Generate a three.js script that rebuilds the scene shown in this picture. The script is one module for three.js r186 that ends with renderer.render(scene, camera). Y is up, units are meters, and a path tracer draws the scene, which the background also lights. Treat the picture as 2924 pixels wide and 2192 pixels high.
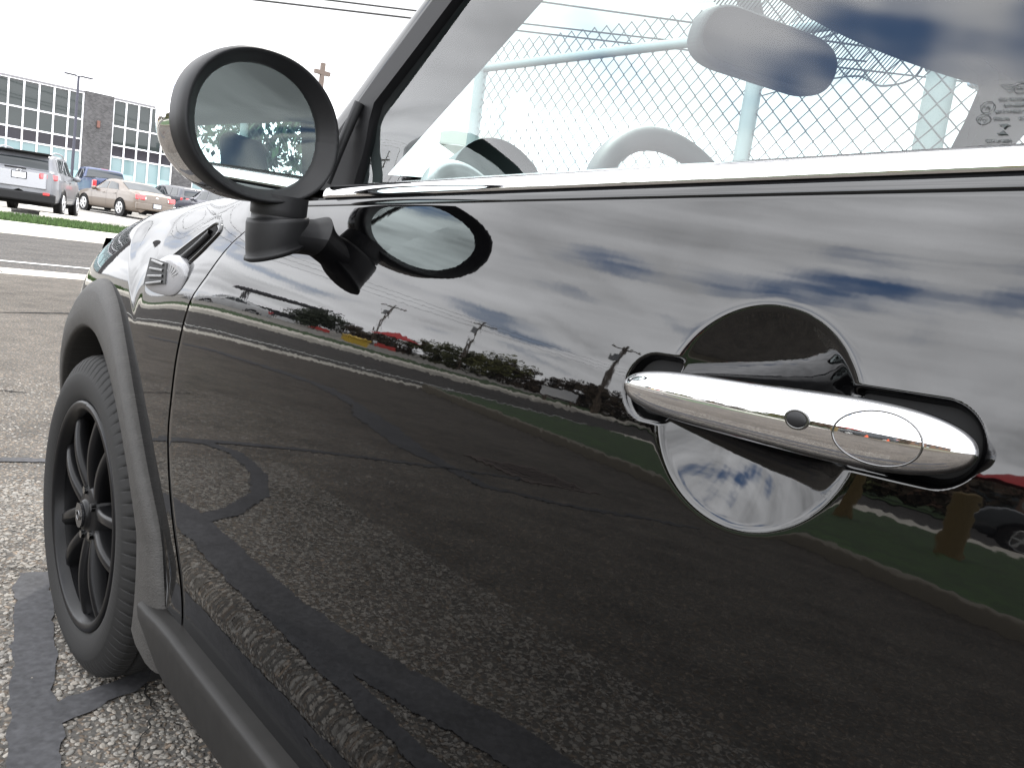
import * as THREE from 'three';
import { mergeGeometries } from 'three/addons/utils/BufferGeometryUtils.js';
import { RoundedBoxGeometry } from 'three/addons/geometries/RoundedBoxGeometry.js';
import { ImprovedNoise } from 'three/addons/math/ImprovedNoise.js';

// ------------------------------------------------------------------ camera
const scene = new THREE.Scene();
const W = 1024, H = 767, RAD = Math.PI / 180;
const camera = new THREE.PerspectiveCamera(49.46, W / H, 0.03, 1500);
{
  const yaw = 42 * RAD, pitch = 8.4 * RAD, roll = 8 * RAD;
  const fh = new THREE.Vector3(Math.sin(yaw), 0, -Math.cos(yaw)), up = new THREE.Vector3(0, 1, 0);
  const F = fh.clone().multiplyScalar(Math.cos(pitch)).addScaledVector(up, -Math.sin(pitch));
  const U = up.clone().multiplyScalar(Math.cos(pitch)).addScaledVector(fh, Math.sin(pitch));
  const R = F.clone().cross(U);
  camera.position.set(-0.42, 0.9, 0);
  camera.up.copy(U.clone().multiplyScalar(Math.cos(roll)).addScaledVector(R, -Math.sin(roll)));
  camera.lookAt(camera.position.clone().add(F));
}
// ------------------------------------------------------------------ renderer, sun and sky
const renderer = new THREE.WebGLRenderer({ antialias: true });
renderer.setSize(W, H);
renderer.toneMapping = THREE.LinearToneMapping;
renderer.toneMappingExposure = 1.68;
renderer.shadowMap.enabled = true;
const SUN = new THREE.Vector3(0.55, 1.0, -0.62).normalize();
const sun = new THREE.DirectionalLight(new THREE.Color(1, 0.95, 0.87), 2.2);
sun.position.copy(SUN).multiplyScalar(60);
sun.castShadow = true; sun.shadow.radius = 4;
sun.shadow.mapSize.set(2048, 2048);
Object.assign(sun.shadow.camera, { left: -40, right: 40, top: 40, bottom: -40, near: 1, far: 160 });
scene.add(sun, sun.target);

const perlin = new ImprovedNoise();
function rngOf(seed) { let a = seed >>> 0; return () => { a = (a + 0x6D2B79F5) >>> 0; let t = Math.imul(a ^ (a >>> 15), 1 | a); t = (t + Math.imul(t ^ (t >>> 7), 61 | t)) ^ t; return ((t ^ (t >>> 14)) >>> 0) / 4294967296; }; }
const clamp = (x, a, b) => Math.min(b, Math.max(a, x));
const lerp = (a, b, t) => a + (b - a) * t;
const sstep = (a, b, x) => { const t = clamp((x - a) / (b - a), 0, 1); return t * t * (3 - 2 * t); };
function fbm(x, y, z, oct) { let s = 0, a = 0.5; for (let i = 0; i < oct; i++) { s += a * perlin.noise(x, y, z); x *= 2.03; y *= 2.03; z *= 2.03; a *= 0.52; } return s; }
{ // one sky: broken bright cloud with blue gaps, cloud gain raised away from the sun
  const w = 2048, h = 1024, data = new Float32Array(w * h * 4);
  for (let j = 0; j < h; j++) {
    const el = ((j + 0.5) / h - 0.5) * Math.PI, sy = Math.sin(el), cy = Math.cos(el);
    for (let i = 0; i < w; i++) {
      const az = ((i + 0.5) / w - 0.5) * 2 * Math.PI, dx = Math.cos(az) * cy, dz = Math.sin(az) * cy, o = (j * w + i) * 4;
      data[o + 3] = 1;
      if (sy < -0.02) { data[o] = data[o + 1] = data[o + 2] = 0.3; continue; }
      const k = 1 / (Math.max(sy, 0) + 0.2), px = dx * k, pz = dz * k;
      const wq = fbm(px * 0.8 + 7, pz * 0.8, 3.1, 2) * 0.9;
      const n = fbm(px * 0.55 + pz * 0.35 + wq + 3.7, pz * 1.5 - px * 0.5 + wq * 0.5 + 11.3, 1.7, 5);
      const det = fbm(px * 1.7 + pz * 0.8 + wq * 2, pz * 3.4 - px * 1.2 + 5, 8.2, 3);
      const sd = Math.max(0, dx * SUN.x + sy * SUN.y + dz * SUN.z);
      const sh = Math.max(0, dx * SUN.x + dz * SUN.z) / Math.hypot(SUN.x, SUN.z);
      const azl = Math.atan2(-dx, -dz) / RAD, eld = el / RAD, gap = Math.exp(-(((eld - 28.5 - 0.2 * (azl - 50)) / 4.2) ** 2) - (((azl - 54) / 28) ** 2));
      const st = fbm(azl * 0.035 + wq, eld * 0.16, 2.2, 4);
      const cover = sstep(-0.34, 0.10, n + det * 0.45 + st * 0.7 + 0.17 + 0.5 * sd * sd + 0.2 * Math.exp(-Math.max(sy, 0) * 8) - 0.42 * gap);
      const shade = clamp(1.0 - 0.5 * sstep(-0.05, 0.5, n + det * 0.3) + det * 0.3 + st * 0.45, 0.45, 1.25);
      const cl = 1.5 * shade * (2.6 - 2.0 * sh + 1.2 * sd ** 40); // front-lit clouds opposite the sun, gain raised to brighten the door reflections
      const bl = 1.5 - 0.9 * sh, hz = Math.exp(-Math.max(sy, 0) * 5);
      data[o] = lerp(lerp(0.25, 0.9, hz) * bl, cl * 0.99, cover); data[o + 1] = lerp(lerp(0.48, 1.1, hz) * bl, cl, cover); data[o + 2] = lerp(lerp(1.0, 1.35, hz) * bl, cl * 1.03, cover);
    }
  }
  const t = new THREE.DataTexture(data, w, h, THREE.RGBAFormat, THREE.FloatType);
  t.mapping = THREE.EquirectangularReflectionMapping; t.magFilter = THREE.LinearFilter; t.minFilter = THREE.LinearFilter; t.needsUpdate = true;
  scene.background = t; scene.environment = t; scene.environmentIntensity = 1; scene.backgroundIntensity = 1;
}

// ------------------------------------------------------------------ helpers
const counts = {};
function numbered(n) { const k = counts[n] = (counts[n] ?? -1) + 1; return k ? `${n}_${String(k).padStart(3, '0')}` : n; }
function mesh(name, geo, mat, parent) {
  const m = new THREE.Mesh(geo, mat); m.castShadow = m.receiveShadow = true;
  if (parent) { m.name = name; parent.add(m); } else { m.name = numbered(name); scene.add(m); }
  return m;
}
function grp(name, parent) { const g = new THREE.Group(); if (parent) { g.name = name; parent.add(g); } else { g.name = numbered(name); scene.add(g); } return g; }
function tag(o, label, category, group) { o.userData = { ...o.userData, label, category }; if (group) o.userData.group = group; return o; }
function struct(name, geo, mat) { const m = mesh(name, geo, mat); m.userData = { kind: 'structure' }; return m; }
function gridGeo(nu, nv, f, flip = false) {
  const P = [], UV = [], I = [];
  for (let i = 0; i <= nu; i++) for (let j = 0; j <= nv; j++) { const p = f(i / nu, j / nv, i, j); P.push(p[0], p[1], p[2]); UV.push(p[3] ?? i / nu, p[4] ?? j / nv); }
  const s = nv + 1;
  for (let i = 0; i < nu; i++) for (let j = 0; j < nv; j++) { const a = i * s + j, b = a + s, c = b + 1, d = a + 1; flip ? I.push(a, c, b, a, d, c) : I.push(a, b, c, a, c, d); }
  const g = new THREE.BufferGeometry();
  g.setAttribute('position', new THREE.Float32BufferAttribute(P, 3)); g.setAttribute('uv', new THREE.Float32BufferAttribute(UV, 2)); g.setIndex(I); g.computeVertexNormals();
  return g;
}
// lofts rows of points (all rows the same length); closed wraps every row
function rowsGeo(rows, closed = false, flip = false) {
  const n = rows[0].length, m = closed ? n : n - 1;
  return gridGeo(rows.length - 1, m, (u, v, i, j) => rows[i][j % n], flip);
}
const V = (x, y, z) => new THREE.Vector3(x, y, z);
function bx(w, h, d, x = 0, y = 0, z = 0, r = 0) { const g = r ? new RoundedBoxGeometry(w, h, d, 2, r) : new THREE.BoxGeometry(w, h, d); g.translate(x, y, z); return g; }
function cyl(r0, r1, a, b, seg = 12) { // tapered rod from a to b
  const A = V(...a), B = V(...b), L = A.distanceTo(B), g = new THREE.CylinderGeometry(r1, r0, L, seg);
  g.applyQuaternion(new THREE.Quaternion().setFromUnitVectors(V(0, 1, 0), B.clone().sub(A).normalize())); g.translate((A.x + B.x) / 2, (A.y + B.y) / 2, (A.z + B.z) / 2); return g;
}
function tube(pts, r, seg = 24, rad = 6, closed = false) { return new THREE.TubeGeometry(new THREE.CatmullRomCurve3(pts.map(p => V(...p)), closed), seg, r, rad, closed); }
function merge(list) { const l = list.map(g => { const q = g.index ? g.toNonIndexed() : g.clone(); for (const k of Object.keys(q.attributes)) if (!['position', 'normal', 'uv'].includes(k)) q.deleteAttribute(k); return q; }); return mergeGeometries(l); }
// a slab between two polylines A and B (arrays of [x,y,z]) with thickness vector t
function slab(A, B, t) {
  const add = (p) => [p[0] + t[0], p[1] + t[1], p[2] + t[2]], rows = A.map((a, i) => [a, B[i], add(B[i]), add(a)]);
  const parts = []; for (let k = 0; k < 4; k++) parts.push(gridGeo(rows.length - 1, 1, (u, v, i, j) => rows[i][(k + j) % 4]));
  for (const r of [rows[0], rows[rows.length - 1]]) parts.push(gridGeo(1, 1, (u, v, i, j) => i ? (j ? r[2] : r[1]) : (j ? r[3] : r[0])));
  return merge(parts);
}
function spline(knots) { // monotone-ish interpolation of [x, y] pairs
  const n = knots.length, m = [];
  for (let i = 0; i < n; i++) { const a = knots[Math.max(0, i - 1)], b = knots[Math.min(n - 1, i + 1)]; m.push((b[1] - a[1]) / (b[0] - a[0])); }
  return x => { if (x <= knots[0][0]) return knots[0][1]; if (x >= knots[n - 1][0]) return knots[n - 1][1]; let i = 0; while (knots[i + 1][0] < x) i++; const [x0, y0] = knots[i], [x1, y1] = knots[i + 1], d = x1 - x0, t = (x - x0) / d; return (2 * t ** 3 - 3 * t * t + 1) * y0 + (t ** 3 - 2 * t * t + t) * d * m[i] + (-2 * t ** 3 + 3 * t * t) * y1 + (t ** 3 - t * t) * d * m[i + 1]; };
}
function dataTex(n, f, srgb = false) { const d = new Uint8Array(n * n * 4); for (let j = 0; j < n; j++) for (let i = 0; i < n; i++) { const c = f(i, j), o = (j * n + i) * 4; d[o] = c[0]; d[o + 1] = c[1]; d[o + 2] = c[2]; d[o + 3] = 255; } const t = new THREE.DataTexture(d, n, n); t.wrapS = t.wrapT = THREE.RepeatWrapping; t.magFilter = THREE.LinearFilter; t.minFilter = THREE.LinearMipmapLinearFilter; t.generateMipmaps = true; if (srgb) t.colorSpace = THREE.SRGBColorSpace; t.needsUpdate = true; return t; }
function tileNoise(n, cells, seed, oct = 4) { // tileable value noise, 0..1
  const out = new Float32Array(n * n); let amp = 1, tot = 0;
  for (let o = 0; o < oct; o++) {
    const c = cells << o, r = rngOf(seed + o * 77), lat = Float32Array.from({ length: c * c }, r);
    for (let j = 0; j < n; j++) for (let i = 0; i < n; i++) {
      const x = i / n * c, y = j / n * c, xi = Math.floor(x), yi = Math.floor(y); let fx = x - xi, fy = y - yi; fx = fx * fx * (3 - 2 * fx); fy = fy * fy * (3 - 2 * fy);
      const x1 = (xi + 1) % c, y1 = (yi + 1) % c; out[j * n + i] += amp * lerp(lerp(lat[yi * c + xi], lat[yi * c + x1], fx), lerp(lat[y1 * c + xi], lat[y1 * c + x1], fx), fy);
    }
    tot += amp; amp *= 0.5;
  }
  for (let i = 0; i < out.length; i++) out[i] /= tot; return out;
}
const lin = (r, g, b) => new THREE.Color().setRGB(r, g, b);
const std = (c, roughness = 0.8, metalness = 0, more = {}) => new THREE.MeshStandardMaterial({ color: c, roughness, metalness, ...more });
const phys = (c, o) => new THREE.MeshPhysicalMaterial({ color: c, ...o });

// ------------------------------------------------------------------ materials
const M = {};
{ // asphalt: pale stones of mixed size set in dark binder
  const n = 1024, cells = 116, r = rngOf(5), px = new Float32Array(cells * cells), py = px.slice(), pv = px.slice(), ps = px.slice();
  for (let i = 0; i < cells * cells; i++) { px[i] = r(); py[i] = r(); pv[i] = r(); ps[i] = 0.2 + 0.34 * r() ** 0.8; }
  const n1 = tileNoise(n, 8, 3, 6), n2 = tileNoise(n, 160, 9, 3), n3 = tileNoise(n, 90, 13, 2), ht = new Float32Array(n * n), col = [];
  for (let j = 0; j < n; j++) for (let i = 0; i < n; i++) {
    const o = j * n + i, x = i / n * cells + 0.9 * (n3[o] - 0.5), y = j / n * cells + 0.9 * (n2[o] - 0.5), xi = Math.floor(x), yi = Math.floor(y); let st = 0, id = 0;
    for (let b = -1; b <= 1; b++) for (let a = -1; a <= 1; a++) { const cx = (xi + a + cells) % cells, cy = (yi + b + cells) % cells, k = cy * cells + cx, dx = xi + a + px[k] - x, dy = yi + b + py[k] - y, an = pv[k] * 6.3, ca = Math.cos(an), sa = Math.sin(an), d = Math.hypot((dx * ca + dy * sa) * 0.8, (dy * ca - dx * sa) * 1.25) / ps[k], q = sstep(1.05, 0.62, d); if (q > st) { st = q; id = k; } }
    const big = pv[id] > 0.12 ? 1 : 0.3;
    ht[o] = st * big * (0.35 + 0.65 * ((pv[id] * 7.7) % 1)) * 0.7 + n2[o] * 0.3;
    const v = lerp(0.285, 0.345 + 0.17 * (((pv[id] * 13.3) % 1) - 0.4), st * big) * (0.72 + 0.36 * n2[o] + 0.3 * (n1[o] - 0.5)), w = ((id * 7919) % 97) / 97 - 0.5;
    col[o] = [clamp((v + 0.025 * w) * 255 * 1.08, 0, 255), clamp(v * 255 * 1.01, 0, 255), clamp((v - 0.025 * w) * 255 * 0.93, 0, 255)];
  }
  M.asphaltMap = dataTex(n, (i, j) => col[j * n + i], true);
  M.asphaltBump = dataTex(n, (i, j) => { const h = ht[j * n + i] * 255; return [h, h, h]; });
  M.asphalt = phys(0xffffff, { roughness: 0.95, specularIntensity: 0.2, map: M.asphaltMap, bumpMap: M.asphaltBump, bumpScale: 0.0036, vertexColors: true });
    M.road = phys(lin(0.72, 0.74, 0.78), { roughness: 0.95, specularIntensity: 0.2, map: M.asphaltMap });
  const tn = tileNoise(512, 6, 21, 6), tg = tileNoise(512, 96, 22, 3);
  M.tar = phys(0xffffff, { roughness: 0.8, specularIntensity: 0.35, map: dataTex(512, (i, j) => { const v = 44 + 20 * tn[j * 512 + i] + 22 * (tg[j * 512 + i] - 0.5); return [v, v, v * 1.03]; }, true), bumpMap: dataTex(512, (i, j) => { const v = 128 + 120 * (tg[j * 512 + i] - 0.5); return [v, v, v]; }), bumpScale: 0.0012 });
  const cn = tileNoise(512, 5, 31, 6), cg = tileNoise(512, 128, 32, 2);
  M.concrete = std(0xffffff, 0.85, 0, { map: dataTex(512, (i, j) => { const v = 178 + 40 * (cn[j * 512 + i] - 0.5) + 40 * (cg[j * 512 + i] - 0.5); return [v, v * 0.97, v * 0.91]; }, true) });
  const gn = tileNoise(512, 12, 41, 5), gg = tileNoise(512, 128, 42, 2);
  M.grassGround = std(0xffffff, 1, 0, { map: dataTex(512, (i, j) => { const v = 0.55 + 0.5 * gn[j * 512 + i] + 0.5 * (gg[j * 512 + i] - 0.5); return [50 * v, 76 * v, 27 * v]; }, true) });
  const bn = tileNoise(512, 4, 51, 4), bg = tileNoise(512, 64, 52, 3);
  M.brick = std(0xffffff, 0.9, 0, { map: dataTex(512, (i, j) => { const row = Math.floor(j / 16), off = (row % 2) * 16, cx = (i + off) % 32, m = (j % 16) < 2 || cx < 2, hsh = Math.abs(Math.sin((Math.floor((i + off) / 32) % 16) * 12.9 + row * 78.2) * 43758) % 1, v = m ? 86 : 70 + 24 * (hsh - 0.5) + 20 * (bn[j * 512 + i] - 0.5) + 16 * (bg[j * 512 + i] - 0.5); return [v, v * 0.985, v * 0.985]; }, true) });
  // very fine waviness of the lacquer (orange peel)
  const on = tileNoise(512, 48, 61, 2);
  M.peel = dataTex(512, (i, j) => { const v = on[j * 512 + i] * 255; return [v, v, v]; });
}
M.paint = phys(lin(0.0008, 0.0008, 0.0009), { roughness: 0.02, metalness: 0, ior: 1.5, bumpMap: M.peel, bumpScale: 0.000011 });
M.paintFar = phys(lin(0.0008, 0.0008, 0.0009), { roughness: 0.04, ior: 1.5 });
M.chrome = std(lin(0.62, 0.62, 0.63), 0.03, 1);
M.chromeDark = std(lin(0.12, 0.12, 0.12), 0.15, 1);
{
  const pn = tileNoise(256, 64, 71, 2), tex = dataTex(256, (i, j) => { const v = pn[j * 256 + i] * 255; return [v, v, v]; });
  const dn = tileNoise(256, 5, 75, 6), dirt = dataTex(256, (i, j) => { const v = 196 + 34 * (dn[j * 256 + i] - 0.5) + 26 * (pn[j * 256 + i] - 0.5); return [v, v * 0.985, v * 0.96]; }, true);
  M.clad = phys(lin(0.042, 0.041, 0.04), { roughness: 0.58, specularIntensity: 0.5, map: dirt, bumpMap: tex, bumpScale: 0.0006 });
  M.skirt = phys(lin(0.015, 0.0147, 0.0144), { roughness: 0.55, specularIntensity: 0.35, map: dirt, bumpMap: tex, bumpScale: 0.0004 });  // same plastic as the arch trim, colour darkened for the shade on the skirt
  M.plastic = phys(lin(0.008, 0.008, 0.0085), { roughness: 0.45, specularIntensity: 0.4 });
}
M.rubber = std(lin(0.012, 0.012, 0.012), 0.6);
M.seal = phys(lin(0.006, 0.006, 0.0065), { roughness: 0.5, specularIntensity: 0.25 });
M.tyre = phys(lin(0.008, 0.0078, 0.0075), { roughness: 0.75, specularIntensity: 0.45 });
M.rim = phys(lin(0.004, 0.004, 0.0043), { roughness: 0.28, metalness: 0, specularIntensity: 0.22 });
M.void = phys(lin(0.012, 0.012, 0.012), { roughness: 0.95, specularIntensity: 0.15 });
M.interior = std(lin(0.03, 0.03, 0.031), 0.75);
M.headliner = std(lin(0.05, 0.05, 0.05), 0.95);
M.seat = std(lin(0.025, 0.025, 0.027), 0.65);
M.glass = phys(lin(0.86, 0.95, 0.94), { roughness: 0, transmission: 1, thickness: 0, ior: 1.5 });
M.sideGlass = phys(lin(0.84, 0.94, 0.93), { roughness: 0, transmission: 1, thickness: 0, ior: 1.55 });
M.mirror = std(lin(0.55, 0.62, 0.61), 0.0, 1);

// ------------------------------------------------------------------ ground, roads and kerbs
const rg = rngOf(1234);
{
  // world-metre uv, vertex colour patches of wear
  const n = 150, x0 = -30, x1 = 30, z0 = -11.1, z1 = 30;
  const g = gridGeo(n, n, (u, v) => { const x = lerp(x0, x1, u), z = lerp(z1, z0, v); return [x, 0, z, x / 1.25, z / 1.25]; });
  const c = [], p = g.attributes.position;
  for (let i = 0; i < p.count; i++) { const x = p.getX(i), z = p.getZ(i), k = 0.97 + 0.34 * fbm(x * 0.5, 0.3, z * 0.5, 4) + 0.2 * fbm(x * 0.1, 9.3, z * 0.1, 3); c.push(k * 1.02, k, k * 0.98); }
  g.setAttribute('color', new THREE.Float32BufferAttribute(c, 3));
  g.scale(1, 1, 1);
  struct('parking_lot_asphalt', g, M.asphalt);
  const q = gridGeo(60, 60, (u, v) => { const x = lerp(-600, 600, u), z = lerp(600, -600, v); return [x, -0.03, z, x / 4, z / 4]; });
  struct('ground', q, M.road);
}
function sheet(name, pts, y, mat, s = 1) { // flat polygon on the ground, uv in metres / s
  const sh = new THREE.Shape(pts.map(p => new THREE.Vector2(p[0], -p[1]))), g = new THREE.ShapeGeometry(sh, 1); g.rotateX(-Math.PI / 2); g.translate(0, y, 0);
  const p = g.attributes.position, uv = g.attributes.uv; for (let i = 0; i < p.count; i++) uv.setXY(i, p.getX(i) / s, p.getZ(i) / s);
  return mesh(name, g, mat);
}

// ------------------------------------------------------------------ the black hatchback: shared body surface
const HUB = [0.309, -1.644], CX = 0.82;
const belt = z => 0.979 + 0.055 * (Math.min(z, 0.5) + 0.147);
const crown = spline([[-2.3, 0.52], [-2.2, 0.635], [-2.1, 0.725], [-1.95, 0.815], [-1.8, 0.870], [-1.64, 0.902], [-1.5, 0.920], [-1.3, 0.940], [-1.05, 0.958], [-0.9, 0.968]]);
const shoulder = z => lerp(crown(z) - 0.05, belt(z), sstep(-1.3, -1.0, z));
const phi = spline([[-0.2, 6], [0, 9], [0.03, 8], [0.07, 2], [0.12, -4], [0.18, -6], [0.28, -4.6], [0.42, -2.2], [0.58, 1.0], [0.70, 4.4], [0.77, 6.4], [0.83, 10.2], [0.88, 14.6], [0.93, 20], [0.97, 26], [1.0, 32], [1.05, 40]]);
const GT = []; { let s = 0; for (let i = 0; i <= 600; i++) { const v = -0.15 + i / 500; GT.push(s); s += Math.tan(phi(v) * RAD) / 500; } }
const Gv = v => { const t = clamp((v + 0.15) * 500, 0, 599), i = Math.floor(t); return lerp(GT[i], GT[i + 1] ?? GT[i], t - i); };
const G0 = Gv(0.74);
const xplan = z => 0.012 * (z + 0.35) ** 2 + (z < -1.3 ? 0.05 * (-1.3 - z) ** 2 : 0) + (z < -1.85 ? 0.75 * (-1.85 - z) ** 2 : 0) + (z > 0.9 ? 0.3 * (z - 0.9) ** 2 : 0);
// hollow round the side vent on the wing
function hollow(y, z) {
  const p = (z + 1.30) * 0.86 + (y - 0.83) * 0.5, q = -(z + 1.30) * 0.5 + (y - 0.83) * 0.86;
  const a = Math.exp(-((p / 0.12) ** 2) - ((q / 0.04) ** 2)) * 0.003;
  // creased dish that opens upwards from a point above the arch trim
  const h = (y - 0.722) / 0.16; if (h <= 0) return a;
  const zl = lerp(-1.415, -1.62, Math.min(h, 1.15)), zr = lerp(-1.395, -1.36, Math.min(h, 1)), m = (zl + zr) / 2, w = (zr - zl) / 2, t = (z - m) / w;
  return a + (Math.abs(t) < 1 ? 0.006 * Math.min(h, 0.55 + 0.1 * h) * sstep(1.5, 0.75, h) * (1 - t * t) ** 1.3 : 0);
}
function sideX(y, z) { const L = shoulder(z) - 0.32, v = (y - 0.32) / L; return L * (Gv(v) - G0) + xplan(z); }
// door handle recess: pill-shaped trough and round finger cup
const HA = Math.atan2(0.011, 0.214), HZ = -0.243, HY = 0.8365;
function recess(y, z) {
  const p = (z - HZ) * Math.cos(HA) + (y - HY) * Math.sin(HA), q = -(z - HZ) * Math.sin(HA) + (y - HY) * Math.cos(HA);
  const sd = Math.hypot(Math.max(Math.abs(p + 0.0055) - 0.0895, 0), q) - 0.0208;
  const r = Math.hypot(z + 0.262, y - 0.8305) / 0.0655, d1 = 0.012 * sstep(0.0015, -0.0055, sd) * sstep(0.86, 1.02, r), w = 1 - r * r, d2 = 0.0205 * (w > 0.9 ? w : 0.04 * Math.log(1 + Math.exp(Math.max(w / 0.04, -40))));
  const k = 0.0025, h = clamp(0.5 + 0.5 * (d1 - d2) / k, 0, 1);
  return Math.max(0, lerp(d2, d1, h) + k * h * (1 - h) - 0.00001);
}
const gapZ = spline([[0.30, -1.085], [0.33, -1.105], [0.387, -1.138], [0.48, -1.170], [0.578, -1.190], [0.647, -1.187], [0.714, -1.182], [0.782, -1.165], [0.817, -1.130], [0.878, -1.064], [0.925, -0.968], [0.95, -0.90]]);

const car = grp('hatchback_car');
tag(car, 'glossy black small hatchback with round chrome side mirror and chrome door handle', 'car');

{ // driver door skin with the handle recess pressed into it
  const zl = []; for (let z = -1.19; z < -0.40; z += 0.012) zl.push(z); for (let z = -0.40; z < -0.10; z += 0.0011) zl.push(z); for (let z = -0.10; z <= 0.121; z += 0.012) zl.push(z);
  const vl = []; const add = (a, b, n) => { for (let i = 0; i < n; i++) vl.push(lerp(a, b, i / n)); };
  add(0.003, 0.14, 40); add(0.14, 0.66, 60); add(0.66, 0.885, 140); add(0.885, 0.984, 24); vl.push(0.984);
  const rows = [];
  for (let i = -2; i < zl.length + 2; i++) {
    const zz = zl[clamp(i, 0, zl.length - 1)], row = [];
    for (let j = -2; j < vl.length + 2; j++) {
      const v = vl[clamp(j, 0, vl.length - 1)];
      let y = 0.324 + v * (belt(zz) - 0.324), z = zz;
      const gz = gapZ(y) + 0.003; if (zz < -0.45) z = zz + (gz + 1.19) * clamp((-0.45 - zz) / 0.74, 0, 1);
      y = 0.324 + v * (belt(z) - 0.324);
      let x = sideX(y, z) + recess(y, z);
      const ei = i < 0 ? -i : i >= zl.length ? i - zl.length + 1 : 0, ej = j < 0 ? -j : j >= vl.length ? j - vl.length + 1 : 0;
      if (ei) { x += ei === 1 ? 0.0012 : 0.012; z += (i < 0 ? -1 : 1) * 0.0008; }
      if (ej) { x += ej === 1 ? 0.0012 : 0.010; y += (j < 0 ? -1 : 1) * 0.0008; }
      row.push([x, y, z, z / 0.25, y / 0.25]);
    }
    rows.push(row);
  }
  mesh('door', rowsGeo(rows, false, true), M.paint, car).userData.label = 'glossy black driver door mirroring the sky and asphalt';
  // near-black slab behind the gap, its colour stands in for the shade there
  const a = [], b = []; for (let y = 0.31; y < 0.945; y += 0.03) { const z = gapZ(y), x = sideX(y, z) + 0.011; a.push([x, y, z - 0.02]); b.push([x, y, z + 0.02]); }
  mesh('shut_line_shade', slab(a, b, [0.004, 0, 0]), M.void, car);
}
// wing (front fender) above the arch trim, up to the bonnet line
const rOut = spline([[-110, 0.46], [-90, 0.45], [-60, 0.425], [-30, 0.435], [0, 0.455], [14, 0.447], [30, 0.425], [45, 0.412], [60, 0.415], [75, 0.44], [90, 0.47], [104, 0.50]]);
const R_IN = 0.362;
const ARCH = []; for (let a = -100; a <= 101; a++) ARCH.push([rOut(a) * Math.sin(a * RAD), rOut(a), Math.cos(a * RAD)]);
function archY(z, extra = 0) { // height of the outer arch edge at z, or -1 outside it
  let best = -1; const dz = z - HUB[1];
  for (let k = 0; k < ARCH.length - 1; k++) { const p = ARCH[k], q = ARCH[k + 1]; if ((p[0] - dz) * (q[0] - dz) <= 0) { const t = (dz - p[0]) / ((q[0] - p[0]) || 1); best = Math.max(best, HUB[0] + lerp((p[1] + extra) * p[2], (q[1] + extra) * q[2], t)); } }
  return best;
}
function wingPoint(t, z, lo) { // t 0..1 side from lo up to the shoulder, 1..2 rounding over to the bonnet
  const sh = shoulder(z);
  if (t <= 1) { const y = lerp(lo, sh, t); return [sideX(y, z) + hollow(y, z), y, z, z / 0.25, y / 0.25]; }
  const x1 = sideX(sh, z) + hollow(sh, z), f0 = 32 * RAD, f = lerp(32, 84, t - 1) * RAD, r = 0.105;
  return [x1 + r * (Math.cos(f0) - Math.cos(f)), sh + r * (Math.sin(f) - Math.sin(f0)), z, z / 0.25, (sh + r * (t - 1)) / 0.25];
}
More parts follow.
